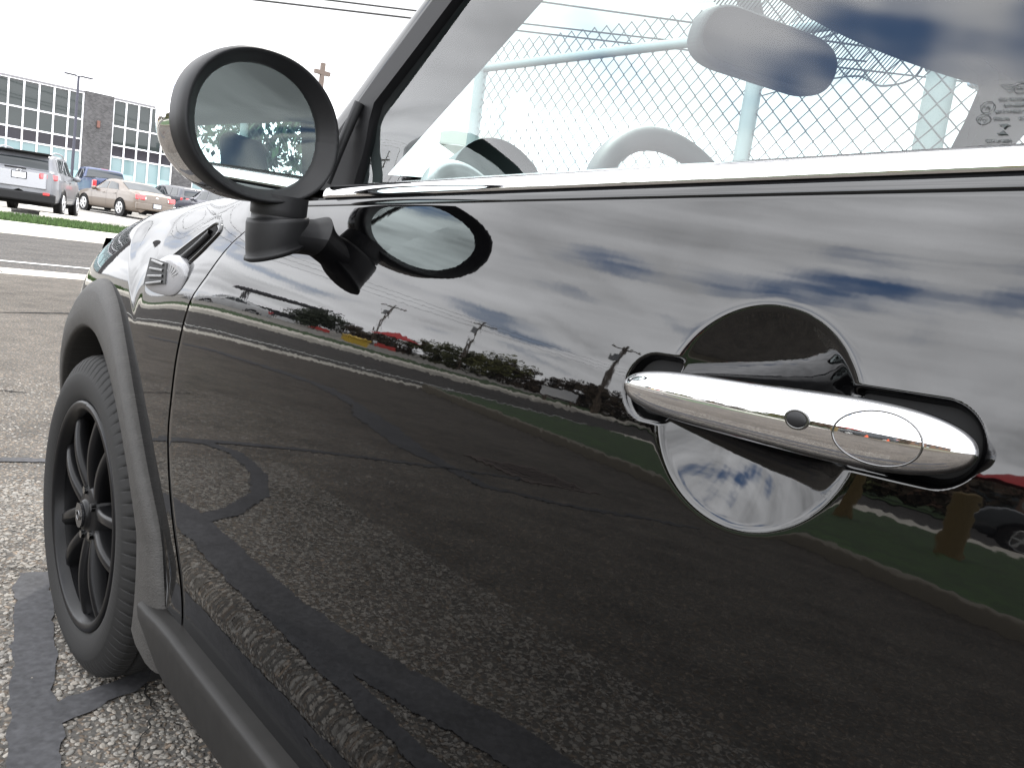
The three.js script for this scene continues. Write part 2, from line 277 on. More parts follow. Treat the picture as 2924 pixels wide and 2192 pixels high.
{
  const rows = [], nz = 190, nv = 100;
  for (let i = 0; i <= nz; i++) {
    const u = Math.max(i, 0) / nz, row = [];
    for (let j = 0; j <= nv; j++) {
      const t = j / nv * 1.9;
      // rear edge follows the door gap, front edge is straight
      let z = lerp(-0.93, -2.06, u), lo;
      for (let k = 0; k < 3; k++) { lo = Math.max(0.325, archY(z, -0.012)); const yy = wingPoint(t, z, lo)[1]; const rear = (yy < 0.94 ? gapZ(yy) : -0.93) - 0.003; z = lerp(rear, -2.06, u); }
      const p = wingPoint(t, z, Math.max(0.325, archY(z, -0.012))); 
      row.push(p);
    }
    rows.push(row);
  }
  mesh('front_wing', rowsGeo(rows), M.paint, car);
  // bonnet: from the wing edge to the mirrored one, with its shut line
  const hood = [];
  for (let i = 0; i <= 60; i++) { const z = lerp(-1.02, -2.2, i / 60), e = wingPoint(1.92, z, 0.5), row = []; row.push([e[0] + 0.006, e[1] - 0.015, z]); for (let k = 0; k <= 24; k++) { const x = lerp(e[0] + 0.004, 2 * CX - e[0] - 0.004, k / 24), s = (x - CX) / (CX - e[0]); row.push([x, e[1] + 0.002 + 0.045 * (1 - s * s), z - 0.12 * (1 - s * s) * sstep(-1.3, -2.2, z)]); } row.push([2 * CX - e[0] - 0.006, e[1] - 0.015, z]); hood.push(row); }
  mesh('bonnet', rowsGeo(hood, false, true), M.paintFar, car);
  // nose below the bonnet
  const nose = []; for (let i = 0; i <= 40; i++) { const s = i / 20 - 1, x = CX + s * 0.74, zc = -2.40 + 0.34 * Math.abs(s) ** 3.0; nose.push([[x, 0.16, zc + 0.06], [x, 0.28, zc - 0.01], [x, 0.42, zc - 0.02], [x, 0.58, zc + 0.01], [x, 0.66, zc + 0.06], [x, 0.74, zc + 0.14], [x, 0.83, zc + 0.22]]); }
  mesh('front_bumper', rowsGeo(nose), M.paintFar, car);
  for (const s of [-1, 1]) { const g = new THREE.SphereGeometry(0.1, 24, 16); g.scale(0.9, 1, 0.5); g.translate(CX + s * 0.50, 0.68, -2.3); mesh('headlamp', g, phys(lin(0.8, 0.8, 0.82), { roughness: 0.05, metalness: 0.2, clearcoat: 1 }), car); }
  // the far-side flank, plain mirror image of the near one
  const far = []; for (let i = 0; i <= 120; i++) { const z = lerp(-2.1, 1.45, i / 120), row = []; for (let j = 0; j <= 40; j++) { const sh = shoulder(z), lo = Math.max(0.24, archY(z, -0.01), z > 0.4 ? (Math.abs(z - 0.85) < 0.4 ? HUB[0] + Math.sqrt(0.16 - (z - 0.85) ** 2) : 0.24) : 0.24), y = lerp(lo, sh, j / 40); row.push([2 * CX - sideX(y, z), y, z]); } far.push(row); }
  mesh('far_side_panel', rowsGeo(far), M.paintFar, car);
  // rear quarter on the near side, behind the door
  const q = []; for (let i = 0; i <= 90; i++) { const z = lerp(0.128, 1.45, i / 90), row = []; for (let j = 0; j <= 40; j++) { const lo = Math.abs(z - 0.85) < 0.4 ? Math.max(0.324, HUB[0] + Math.sqrt(0.16 - (z - 0.85) ** 2)) : 0.324, y = lerp(lo, belt(z) * 0.995, j / 40); row.push([sideX(y, z), y, z]); } q.push(row); }
  mesh('rear_quarter_panel', rowsGeo(q, false, true), M.paintFar, car);
  const tail = []; for (let i = 0; i <= 30; i++) { const s = i / 15 - 1, x = CX + s * 0.78, zc = 1.55 - 0.12 * s * s; tail.push([[x, 0.22, zc - 0.06], [x, 0.4, zc], [x, 0.65, zc], [x, 0.98, zc - 0.1]]); }
  mesh('tailgate', rowsGeo(tail, false, true), M.paintFar, car);
}
{ // arch trim: grey plastic band round the wheel opening
  const rows = [], prof = [[-0.06, 0.055], [-0.045, 0.0], [-0.01, -0.012], [0.06, -0.0165], [0.35, -0.0205], [0.72, -0.019], [0.86, -0.0155], [0.94, -0.011], [0.985, -0.005], [1.0, 0.004], [1.0, 0.012]];
  for (let i = 0; i <= 120; i++) {
    const a = lerp(-108, 100, i / 120), ro = rOut(a), row = [];
    for (const [t, off] of prof) {
      const r = R_IN + (ro - R_IN) * Math.max(t, -0.02), y = HUB[0] + r * Math.cos(a * RAD), z = HUB[1] + r * Math.sin(a * RAD);
      row.push([sideX(clamp(y, 0.40, 0.77), z) + off, y, z, a / 10, t]);
    }
    rows.push(row);
  }
  mesh('wheel_arch_trim', rowsGeo(rows, false, true), M.clad, car);
  const liner = []; for (let i = 0; i <= 48; i++) { const a = lerp(-120, 120, i / 48) * RAD, y = HUB[0] + 0.372 * Math.cos(a), z = HUB[1] + 0.372 * Math.sin(a); liner.push([[0.05, y, z], [0.3, y, z], [0.31, HUB[0] + 0.02 * Math.cos(a), HUB[1] + 0.02 * Math.sin(a)]]); }
  mesh('wheel_well', rowsGeo(liner), M.void, car);
  mesh('underbody', merge([bx(1.4, 0.12, 3.4, CX, 0.24, -0.4)]), M.void, car);
}
{ // side skirt
  const zf = -1.226, rows = [], sec = [[0.02, 0.327], [-0.004, 0.327], [-0.0125, 0.3245], [-0.0155, 0.320], [-0.017, 0.308], [-0.016, 0.262], [-0.010, 0.246], [0.005, 0.237], [0.03, 0.232], [0.2, 0.225]];
  for (let i = 0; i <= 40; i++) { const u = i / 40, z = lerp(zf, 0.50, u); rows.push(sec.map(([x, y], k) => { const lead = sstep(0.327, 0.237, y) * 0.135; const zz = Math.max(z, zf + lead * (k > 1 ? 1 : 0.4)); return [x + xplan(zz) - 0.004, y - 0.01 * sstep(-1.1, zf, z) * (y > 0.3 ? 1 : 0), zz, zz, y]; })); }
  mesh('side_skirt', rowsGeo(rows, false, false), M.skirt, car);
}
// ------------------------------------------------------------------ door handle
{
  const h = grp('door_handle', car);
  const P = (p, q, x) => [x, HY + p * Math.sin(HA) + q * Math.cos(HA), HZ + p * Math.cos(HA) - q * Math.sin(HA)];
  const half = p => { const t = p / 0.1075; const e = Math.pow(Math.max(0, 1 - Math.pow(Math.abs(t), t < 0 ? 5.0 : 4.2)), 0.5); return e * (1 + 0.17 * t); };
  const bow = p => -0.0075 - 0.012 * Math.cos(Math.PI * p / 0.26) + sideX(HY, HZ + p);
  const surf = (p, a) => { const s = half(p); return P(p, 0.0164 * s * Math.sin(a), bow(p) - 0.0125 * s * Math.sign(Math.cos(a)) * Math.pow(Math.abs(Math.cos(a)), 0.85)); };
  mesh('handle_bar', gridGeo(120, 48, (u, v) => surf(-0.1075 * Math.cos(u * Math.PI), v * 2 * Math.PI), true), M.chrome, h);
  const ring = []; for (let i = 0; i < 64; i++) { const t = i / 64 * 2 * Math.PI, p = 0.0675 + 0.0205 * Math.cos(t), q = 0.0132 * Math.sin(t), s = half(p), a = Math.asin(clamp(q / (0.0164 * s), -0.97, 0.97)), w = surf(p, a); ring.push([w[0] - 0.0001, w[1], w[2]]); }
  mesh('lock_cover_ring', tube(ring, 0.00055, 160, 6, true), M.chromeDark, h);
  const b = new THREE.SphereGeometry(1, 24, 16), w = surf(0.0275, 0.12); b.scale(0.0018, 0.0042, 0.0058); b.translate(w[0], w[1], w[2]);
  mesh('touch_button', b, M.plastic, h);
  const bt = new THREE.TorusGeometry(1, 0.16, 8, 32); bt.rotateY(Math.PI / 2); bt.scale(0.0016, 0.0046, 0.0063); bt.translate(w[0], w[1], w[2]); mesh('button_ring', bt, M.chromeDark, h);
  // black gaskets that line both ends of the trough
  for (const [p0, p1, e0, e1] of [[-0.1138, -0.075, 1, 0], [0.040, 0.1025, 0, 1]]) mesh('handle_gasket', gridGeo(40, 12, (u, v) => { const p = lerp(p0, p1, u), cap = 0.0895, dp = Math.max(Math.abs(p + 0.0055) - cap, 0), hw = Math.sqrt(Math.max(0, 0.0192 ** 2 - dp * dp)), q = (v * 2 - 1) * hw, w = P(p, q, 0); return [sideX(w[1], w[2]) + 0.0085, w[1], w[2]]; }, true), M.void, h);
  // posts that carry the bar
  for (const p of [-0.083, 0.070]) mesh('handle_mount', (() => { const g = new THREE.SphereGeometry(1, 16, 12); g.scale(0.012, 0.0095, 0.016); const c = P(p, -0.001, sideX(HY, HZ + p) + 0.002); g.translate(...c); return g; })(), M.plastic, h);
}
// ------------------------------------------------------------------ wheels
function wheel(x, z, y = HUB[0], side = -1, detail = true) {
  const w = grp('wheel', car); w.position.set(x, y, z); w.rotation.y = side < 0 ? 0 : Math.PI;
  const R = 0.307, RR = 0.218, n = 240;
  // profile from outer bead across the tread to the inner side; axial 0 = outer face, + inwards
  const prof = [[0.012, RR - 0.004], [0.004, RR + 0.004], [-0.002, RR + 0.016], [-0.006, RR + 0.035], [-0.004, RR + 0.05], [-0.002, RR + 0.053], [0.002, RR + 0.064], [0.010, R - 0.012], [0.018, R - 0.005], [0.024, R - 0.002], [0.040, R], [0.0405, R], [0.042, R - 0.007], [0.047, R - 0.007], [0.0485, R], [0.075, R + 0.001], [0.0765, R - 0.007], [0.083, R - 0.007], [0.0845, R + 0.001], [0.11, R + 0.001], [0.112, R - 0.007], [0.118, R - 0.007], [0.12, R], [0.15, R - 0.002], [0.165, R - 0.012], [0.178, R - 0.04], [0.176, RR + 0.01], [0.16, RR - 0.004]];
  const rows = [];
  const NB = 84, fr = [[0, 0], [0.28, 0], [0.40, 0], [0.42, 2], [0.48, 2], [0.50, 0], [0.80, 0], [0.82, 1], [0.93, 1], [0.95, 0]]; // sipes cut across the tread
  for (let i = 0; i < NB; i++) for (const [f, c] of fr) { const a = (i + f) / NB * 2 * Math.PI; rows.push(prof.map(([ax, r], k) => { let rr = r; if (c === 1 && k >= 6 && k <= 11) rr -= k === 6 ? 0.002 : 0.006; if (c === 2 && k >= 14 && k <= 23) rr -= 0.005; return [ax, rr * Math.cos(a), rr * Math.sin(a)]; })); }
  rows.push(rows[0]);
  mesh('tyre', rowsGeo(rows), M.tyre, w);
  const lip = [[0.02, RR - 0.022], [0.004, RR - 0.016], [-0.001, RR - 0.008], [0.001, RR], [0.008, RR + 0.003], [0.016, RR - 0.002]].map(p => p), lr = [];
  for (let i = 0; i <= 96; i++) { const a = i / 96 * 2 * Math.PI; lr.push(lip.map(([ax, r]) => [ax, r * Math.cos(a), r * Math.sin(a)])); }
  mesh('rim_lip', rowsGeo(lr), M.rim, w);
  const br = []; for (let i = 0; i <= 96; i++) { const a = i / 96 * 2 * Math.PI; br.push([[0.018, 0.199], [0.05, 0.192], [0.17, 0.185]].map(([ax, r]) => [ax, r * Math.cos(a), r * Math.sin(a)])); }
  mesh('rim_barrel', rowsGeo(br), M.rim, w);
  const disc = new THREE.CylinderGeometry(0.14, 0.14, 0.02, 48); disc.rotateZ(Math.PI / 2); disc.translate(0.085, 0, 0); mesh('brake_disc', disc, std(lin(0.16, 0.155, 0.15), 0.4, 0.8), w);
  // paired spokes
  const spokes = 5;
  for (let i = 0; i < spokes; i++) for (const s of [-1, 1]) {
    const a0 = i / spokes * 2 * Math.PI + 0.35, sec = [];
    for (let k = 0; k <= 14; k++) {
      const t = k / 14, r = lerp(0.036, 0.207, t), a = a0 + s * Math.asin((0.0185 + 0.030 * t) / r * 0.98), hw = lerp(0.0150, 0.0125, sstep(0, 0.5, t)) + 0.005 * sstep(0.8, 1, t), dp = lerp(0.020, 0.012, t), ax = 0.018 - 0.014 * Math.sin(Math.PI * Math.min(1, t * 0.9)) + 0.004 * t;
      const c = Math.cos(a), sn = Math.sin(a), row = [];
      for (const [w2, d2] of [[-1, 1], [-0.85, 0.25], [-0.45, 0], [0.45, 0], [0.85, 0.25], [1, 1]]) row.push([ax + d2 * (dp + 0.012), r * c - w2 * hw * sn, r * sn + w2 * hw * c]);
      sec.push(row);
    }
    mesh('spoke', rowsGeo(sec, true), M.rim, w);
  }
  const hub = new THREE.LatheGeometry([[0, -0.004], [0.024, -0.003], [0.028, 0.0], [0.03, 0.006], [0.05, 0.008], [0.062, 0.016], [0.066, 0.045]].map(p => new THREE.Vector2(p[0], p[1])), 40); hub.rotateZ(-Math.PI / 2); hub.translate(0.006, 0, 0); mesh('hub', hub, M.rim, w);
  const cap = new THREE.CylinderGeometry(0.0235, 0.0235, 0.004, 32); cap.rotateZ(Math.PI / 2); cap.translate(0.0005, 0, 0); mesh('hub_cap', cap, std(lin(0.01, 0.01, 0.011), 0.25), w);
  const em = merge([new THREE.TorusGeometry(0.0085, 0.0012, 6, 24).rotateY(Math.PI / 2), ...[-1, 1].flatMap(s => [0, 1, 2, 3].map(k => bx(0.001, 0.0012, 0.0105 - 0.0016 * k, 0, 0.0035 - 0.0024 * k, s * (0.0145 - 0.0008 * k))))]); em.translate(-0.0022, 0, 0); mesh('hub_emblem', em, M.chromeDark, w);
  for (let k = 0; k < 5; k++) { const a = (k + 0.5) / 5 * 2 * Math.PI + 0.35, g = new THREE.CylinderGeometry(0.008, 0.008, 0.02, 6); g.rotateZ(Math.PI / 2); g.translate(0.018, 0.047 * Math.cos(a), 0.047 * Math.sin(a)); mesh('wheel_bolt', g, M.chromeDark, w); }
  return w;
}
wheel(0.015, HUB[1] - 0.01); wheel(2 * CX - 0.024, HUB[1], HUB[0], 1); wheel(0.024, 0.85); wheel(2 * CX - 0.024, 0.85, HUB[0], 1);

// ------------------------------------------------------------------ side lamp and vent on the wing
{
  const sc = grp('side_vent', car);
  const lx = z => sideX(0.806, z) - 0.12 * Math.max(0, -1.207 - z); // the lamp face is turned towards the rear
  const at = (y, z, off = 0) => [sideX(y, z) + hollow(y, z) + off, y, z];
  // dark inlet and the bar inside it
  const A = [[0.890, -1.168], [0.872, -1.213], [0.850, -1.262], [0.826, -1.315]], B = [[0.882, -1.145], [0.860, -1.172], [0.836, -1.213], [0.812, -1.262]];
  mesh('inlet', slab(A.map(p => at(p[0], p[1], -0.0015)), B.map(p => at(p[0], p[1], -0.0015)), [0.004, 0, 0]), M.void, sc);
  mesh('inlet_blade', tube([[0.879, -1.163], [0.860, -1.192], [0.838, -1.236], [0.818, -1.285]].map(p => at(p[0], p[1], -0.004)), 0.005, 20, 8), M.plastic, sc);
  mesh('inlet_frame', tube([[0.826, -1.318], [0.852, -1.264], [0.875, -1.213], [0.894, -1.164], [0.884, -1.140], [0.860, -1.166], [0.835, -1.207], [0.812, -1.254]].map(p => at(p[0], p[1], 0.0005)), 0.0035, 60, 8), M.paint, sc);
  // clear lens body: rounded slanted lozenge
  const out = [[0.838, -1.262], [0.8365, -1.225], [0.828, -1.207], [0.812, -1.201], [0.795, -1.210], [0.781, -1.236], [0.777, -1.270], [0.779, -1.330], [0.790, -1.345], [0.812, -1.325]];
  const crv = new THREE.CatmullRomCurve3(out.map(p => V(0, p[0], p[1])), true).getPoints(64).slice(0, 64), cy = 0.806, cz = -1.268, rows = [];
  for (const [k, d] of [[1.0, 0.006], [1.0, -0.006], [0.98, -0.0105], [0.94, -0.0128], [0.7, -0.0142], [0.4, -0.0148], [0.02, -0.015]]) rows.push(crv.map(p => { const y = cy + (p.y - cy) * k, z = cz + (p.z - cz) * k; return [(d > 0 ? sideX(cy, z) : lx(z)) + 0.010 + d, y, z]; }));
  mesh('lamp_lens', rowsGeo(rows, true), phys(lin(0.14, 0.14, 0.145), { roughness: 0.35, clearcoat: 0.5, clearcoatRoughness: 0.1 }), sc);
  const ribs = []; for (let k = 0; k < 12; k++) { const a = lerp(-0.5, 2.1, k / 11), y0 = 0.802 + 0.012 * Math.sin(a + 1.1), z0 = -1.252 + 0.018 * Math.cos(a + 1.1), y1 = 0.802 + 0.022 * Math.sin(a + 1.1), z1 = -1.252 + 0.036 * Math.cos(a + 1.1); ribs.push(tube([[y0, z0], [(y0 + y1) / 2, (z0 + z1) / 2], [y1, z1]].map(p => [lx(p[1]) - 0.0046, p[0], p[1]]), 0.0009, 6, 5)); }
  ribs.forEach(g => mesh('lens_rib', g, std(lin(0.16, 0.16, 0.16), 0.4), sc));
  const gr = [[0.828, -1.314], [0.826, -1.256], [0.795, -1.256], [0.785, -1.332]], fr = gr.map(p => [lx(p[1]) - 0.0070, p[0], p[1]]);
  mesh('lamp_grille', slab([fr[0], fr[3]], [fr[1], fr[2]], [0.003, 0, 0]), phys(lin(0.06, 0.06, 0.06), { roughness: 0.7, specularIntensity: 0.1 }), sc);
  for (let k = 0; k < 4; k++) { const t = (k + 0.1) / 3.2, y0 = lerp(0.826, 0.787, t), z0 = lerp(-1.302, -1.318, t), y1 = lerp(0.823, 0.797, t), z1 = -1.262; mesh('lamp_grille_bar', tube([[lx(z0) - 0.0084, y0, z0], [lx(z1) - 0.0084, y1, z1]], 0.0022, 4, 6), phys(lin(0.16, 0.16, 0.16), { roughness: 0.5, specularIntensity: 0.3 }), sc); }
}
// ------------------------------------------------------------------ belt line, pillars and glasshouse
{
  const run = (name, sec, mat, z0, z1, n = 60) => { const rows = []; for (let i = 0; i <= n; i++) { const z = lerp(z0, z1, i / n), b = belt(z), xb = sideX(b, z); rows.push(sec.map(([x, y]) => [xb + x, b + y, z, z, y])); } return mesh(name, rowsGeo(rows, true), mat, car); };
  run('door_top_rail', [[-0.004, -0.0085], [-0.0045, -0.0075], [-0.002, -0.0025], [0.0015, -0.0012], [0.012, -0.002], [0.012, -0.02], [0.004, -0.02]], M.paint, -0.93, 0.12);
  run('belt_seal', [[0.002, -0.003], [0.0035, 0.0012], [0.012, 0.002], [0.014, -0.01], [0.006, -0.012]], M.seal, -0.90, 0.14);
  run('belt_trim', [[0.0015, 0.0012], [0.0005, 0.0035], [0.0012, 0.0080], [0.005, 0.0138], [0.011, 0.0166], [0.018, 0.0178], [0.024, 0.0175], [0.024, 0.002], [0.008, 0.0005]], M.chrome, -0.885, 0.9, 120);
  run('window_seal', [[0.022, 0.012], [0.024, 0.0195], [0.029, 0.0205], [0.033, 0.010]], M.seal, -0.87, 0.9);
  const wx = (y, z) => sideX(belt(z), z) + 0.030 + 0.145 * (y - belt(z)) + 0.05 * (y - belt(z)) ** 2; // tumblehome of the glass
  const ap = (y, dz, dx = 0) => { const t = y - 1.05; return [0.085 + 0.225 * t + dx, y, -0.925 + 0.92 * t - 0.25 * t * t + dz]; }; // outer front edge of the windscreen pillar
  const ys = [0.945, 1.0, 1.06, 1.12, 1.18, 1.24, 1.30, 1.345, 1.375], TOPY = 1.372;
  // painted pillar with a rounded section, black seal beside it, dark trim inside
  const sec = ys.map(y => [[0.02, 0.03], [0.004, 0.012], [0.0, 0.004], [-0.004, 0.010], [-0.008, 0.024], [-0.007, 0.040], [0.0, 0.046], [0.02, 0.045]].map(([dx, dz]) => { const k = 1 + 0.5 * sstep(1.1, 0.95, y); return ap(y, dz * k, dx); }));
  mesh('windscreen_pillar', rowsGeo(sec, true), M.paintFar, car);
  const fe = y => { const y1 = 1.045; if (y >= y1) return ap(y, 0.078, -0.002); const b = ap(y1, 0.078, -0.002); return [lerp(wx(y, -0.86), b[0], sstep(0.96, y1, y)), y, lerp(-0.868, b[2], sstep(0.95, y1, y))]; }; // front edge of the side glass
  const ysl = [0.95, 0.97, 0.99, 1.01, 1.03, 1.05, 1.08, ...ys.slice(3)];
  mesh('pillar_seal', slab(ysl.map(y => ap(y, 0.038 * (1 + 0.4 * sstep(1.1, 0.95, y)), -0.008)), ysl.map(y => { const p = fe(y); return [p[0] - 0.006, p[1], p[2] + 0.002]; }), [0.012, 0, 0]), M.seal, car);
  mesh('quarter_divider', tube([[0.050, 0.957, -0.885], [0.060, 1.0, -0.878], [0.072, 1.05, -0.868]], 0.006, 12, 8), M.plastic, car);
  const inn = y => { const t = (y - 1.015) / 0.185; return [lerp(0.14, 0.25, t), y, lerp(-0.852, -0.786, t)]; };
  mesh('pillar_trim', slab(ys.map(y => { const p = fe(y); return [p[0] + 0.008, y, p[2] - 0.012]; }), ys.map(y => inn(y)), [0.006, 0, -0.03]), M.interior, car);
  const mir = p => [2 * CX - p[0], p[1], p[2]];
  const fi = spline([[0.94, 1.40], [0.98, 1.385], [1.10, 1.335], [1.23, 1.272], [1.30, 1.228], [1.34, 1.19], [1.365, 1.12]]), fz = spline([[0.94, -0.91], [0.98, -0.88], [1.10, -0.80], [1.23, -0.722], [1.30, -0.682], [1.34, -0.668], [1.365, -0.70]]);
  const yf = [0.94, 1.0, 1.06, 1.12, 1.18, 1.23, 1.27, 1.30, 1.32, 1.34, 1.355, 1.365];
  mesh('far_windscreen_pillar', slab(yf.map(y => mir(ap(y, -0.01, -0.02))), yf.map(y => [fi(y), y, fz(y)]), [0.0, 0, 0.035]), M.interior, car);
  // side glass
  const roofY = z => TOPY - 0.012 * sstep(0, 1.2, z);
  mesh('side_window', gridGeo(24, 16, (u, v) => { const y = lerp(belt(-0.3) + 0.004, TOPY, v), f = fe(y), z = lerp(f[2], 0.16, u); const yy = lerp(belt(z) + 0.004, TOPY, v); return [lerp(f[0], wx(yy, z), Math.min(1, u * 4)), yy, z]; }, true), M.sideGlass, car);
  mesh('far_side_window', gridGeo(12, 6, (u, v) => { const z = lerp(-0.84 + 0.28 * v, 0.16, u), y = lerp(belt(z) + 0.004, TOPY, v); return [2 * CX - wx(y, z), y, z]; }), M.sideGlass, car);
  const yp = [0.95, 1.1, 1.25, TOPY];
  for (const k of [0, 1]) {
    const f = p => k ? mir(p) : p;
    mesh('rear_side_window', gridGeo(10, 6, (u, v) => { const z = lerp(0.25, 1.12 - 0.14 * v, u), y = lerp(belt(z) + 0.004, TOPY - 0.01, v); return f([wx(y, z), y, z]); }), M.sideGlass, car);
    mesh('centre_pillar', slab(yp.map(y => f([wx(y, 0.16) + 0.003, y, 0.155])), yp.map(y => f([wx(y, 0.25) + 0.003, y, 0.255])), [k ? -0.03 : 0.03, 0, 0]), M.seal, car);
    mesh('rear_pillar', slab(yp.map(y => f([wx(y, 1.1), y, 1.12 - 0.14 * (y - 0.95) / 0.42])), yp.map(y => f([wx(y, 1.1) + 0.05, y, 1.42 - 0.25 * (y - 0.95) / 0.42])), [k ? -0.04 : 0.04, 0, 0]), M.paintFar, car);
  }
  // windscreen: curved across the car
  const ws = (u, v) => { const q = u * 2 - 1, y = lerp(0.955, 1.365, v), w = lerp(0.745, 0.655, v), zc = lerp(-1.17, -0.81, v), ze = lerp(-1.0, -0.645, v); return [CX + q * w, y + 0.012 * (1 - q * q) * v, lerp(zc, ze, q * q)]; };
  mesh('windscreen', gridGeo(32, 12, ws, true), M.glass, car);
  // black dotted fringe and sensor foot at the top of the screen
  const fringe = []; for (let k = 0; k < 60; k++) { const u = lerp(0.36, 0.74, k / 59); const p0 = ws(u, 0.98), p1 = ws(u, 0.87 - 0.035 * Math.sin(k / 59 * Math.PI)); fringe.push(slab([[p0[0] - 0.0012, p0[1], p0[2] + 0.004], [p1[0] - 0.0012, p1[1], p1[2] + 0.004]], [[p0[0] + 0.0012, p0[1], p0[2] + 0.004], [p1[0] + 0.0012, p1[1], p1[2] + 0.004]], [0, 0, 0.001])); }
  mesh('screen_fringe', merge(fringe), M.seal, car).userData.kind = 'stuff';
  mesh('rain_sensor', bx(0.06, 0.04, 0.025, CX - 0.06, 1.315, -0.835, 0.008), M.interior, car);
  // roof skin and headliner
  const zr0 = q => lerp(-0.80, -0.645, q * q);
  const mk = (dy, inset) => gridGeo(40, 32, (u, v) => { const q = v * 2 - 1, z = lerp(zr0(q), 1.32, u), w = 0.675 - inset; return [CX + q * w, roofY(z) - 0.012 + 0.045 * (1 - Math.abs(q) ** 2.6) * sstep(-0.9, -0.1, z) + dy - 0.012 * sstep(0.88, 1, Math.abs(q)) - (z > 0.5 ? 0.03 * ((z - 0.5) / 0.8) ** 2 : 0), z]; });
  mesh('roof', mk(0.018, 0), M.paintFar, car);
  mesh('headliner', mk(-0.012, 0.03), M.headliner, car);
  for (const k of [0, 1]) { const f = p => k ? mir(p) : p, zs = []; for (let z = -0.66; z <= 1.3; z += 0.1) zs.push(z); mesh('roof_rail', rowsGeo(zs.map(z => [[0.0, 0.012], [-0.012, 0.004], [-0.014, -0.012], [-0.006, -0.022], [0.02, -0.024], [0.03, 0.0]].map(([x, y]) => f([wx(TOPY, z) + x, roofY(z) + y, z]))), true), M.paintFar, car); }
  mesh('rear_window', gridGeo(12, 6, (u, v) => { const q = u * 2 - 1; return [CX + q * lerp(0.7, 0.62, v), lerp(1.0, 1.34, v), lerp(1.47, 1.3, v) - 0.06 * q * q]; }), M.sideGlass, car);
  // printed mark on the side glass
  const cv = document.createElement('canvas'); cv.width = 512; cv.height = 640; const c2 = cv.getContext('2d');
  c2.fillStyle = '#000'; c2.fillRect(0, 0, 512, 640); c2.fillStyle = c2.strokeStyle = '#fff'; c2.lineWidth = 7; c2.textAlign = 'center';
  c2.beginPath(); c2.arc(300, 78, 46, 0, 7); c2.stroke(); c2.font = 'bold 26px sans-serif'; c2.fillText('MINI', 300, 87);
  c2.lineWidth = 5; for (const s of [-1, 1]) for (let k = 0; k < 5; k++) { c2.beginPath(); c2.moveTo(300 + s * 52, 50 + k * 15); c2.lineTo(300 + s * (158 - 16 * k), 46 + k * 15); c2.stroke(); }
  c2.textAlign = 'left'; c2.font = 'bold 36px sans-serif'; c2.fillText('AGC AUTOMOTIVE', 160, 190); c2.fillText('43R-00049', 210, 244); c2.fillText('DOT-24 M2S AS2', 160, 298); c2.font = 'bold 33px sans-serif'; c2.fillText('E000285', 160, 360); c2.fillText('20C', 352, 360);
  c2.lineWidth = 7; c2.beginPath(); c2.arc(92, 244, 52, 0, 7); c2.stroke(); c2.font = 'bold 40px sans-serif'; c2.fillText('E8', 64, 259); c2.beginPath(); c2.ellipse(84, 348, 52, 40, 0, 0, 7); c2.stroke(); c2.font = 'bold 34px sans-serif'; c2.fillText('CCC', 46, 360);
  c2.fillRect(225, 400, 80, 11); c2.beginPath(); c2.moveTo(245, 411); c2.lineTo(290, 411); c2.lineTo(267, 440); c2.fill(); c2.beginPath(); c2.moveTo(245, 480); c2.lineTo(290, 480); c2.lineTo(267, 450); c2.fill(); c2.fillRect(225, 480, 80, 11);
  c2.font = 'bold 34px sans-serif'; c2.fillText('OCP Nº 0009', 150, 560); c2.fillText('--18', 150, 606);
  const mk2 = new THREE.CanvasTexture(cv);
  const dy0 = 0.9945, dh = 0.0395, dz0 = -0.2055, dw = 0.0335;
  const decal = gridGeo(2, 2, (u, v) => { const z = dz0 + dw * u, y = dy0 + dh * v; return [wx(y, z) - 0.0012, y, z]; }, true);
  mesh('glass_marking', decal, std(lin(0.03, 0.035, 0.035), 0.9, 0, { alphaMap: mk2, transparent: true }), car);
}
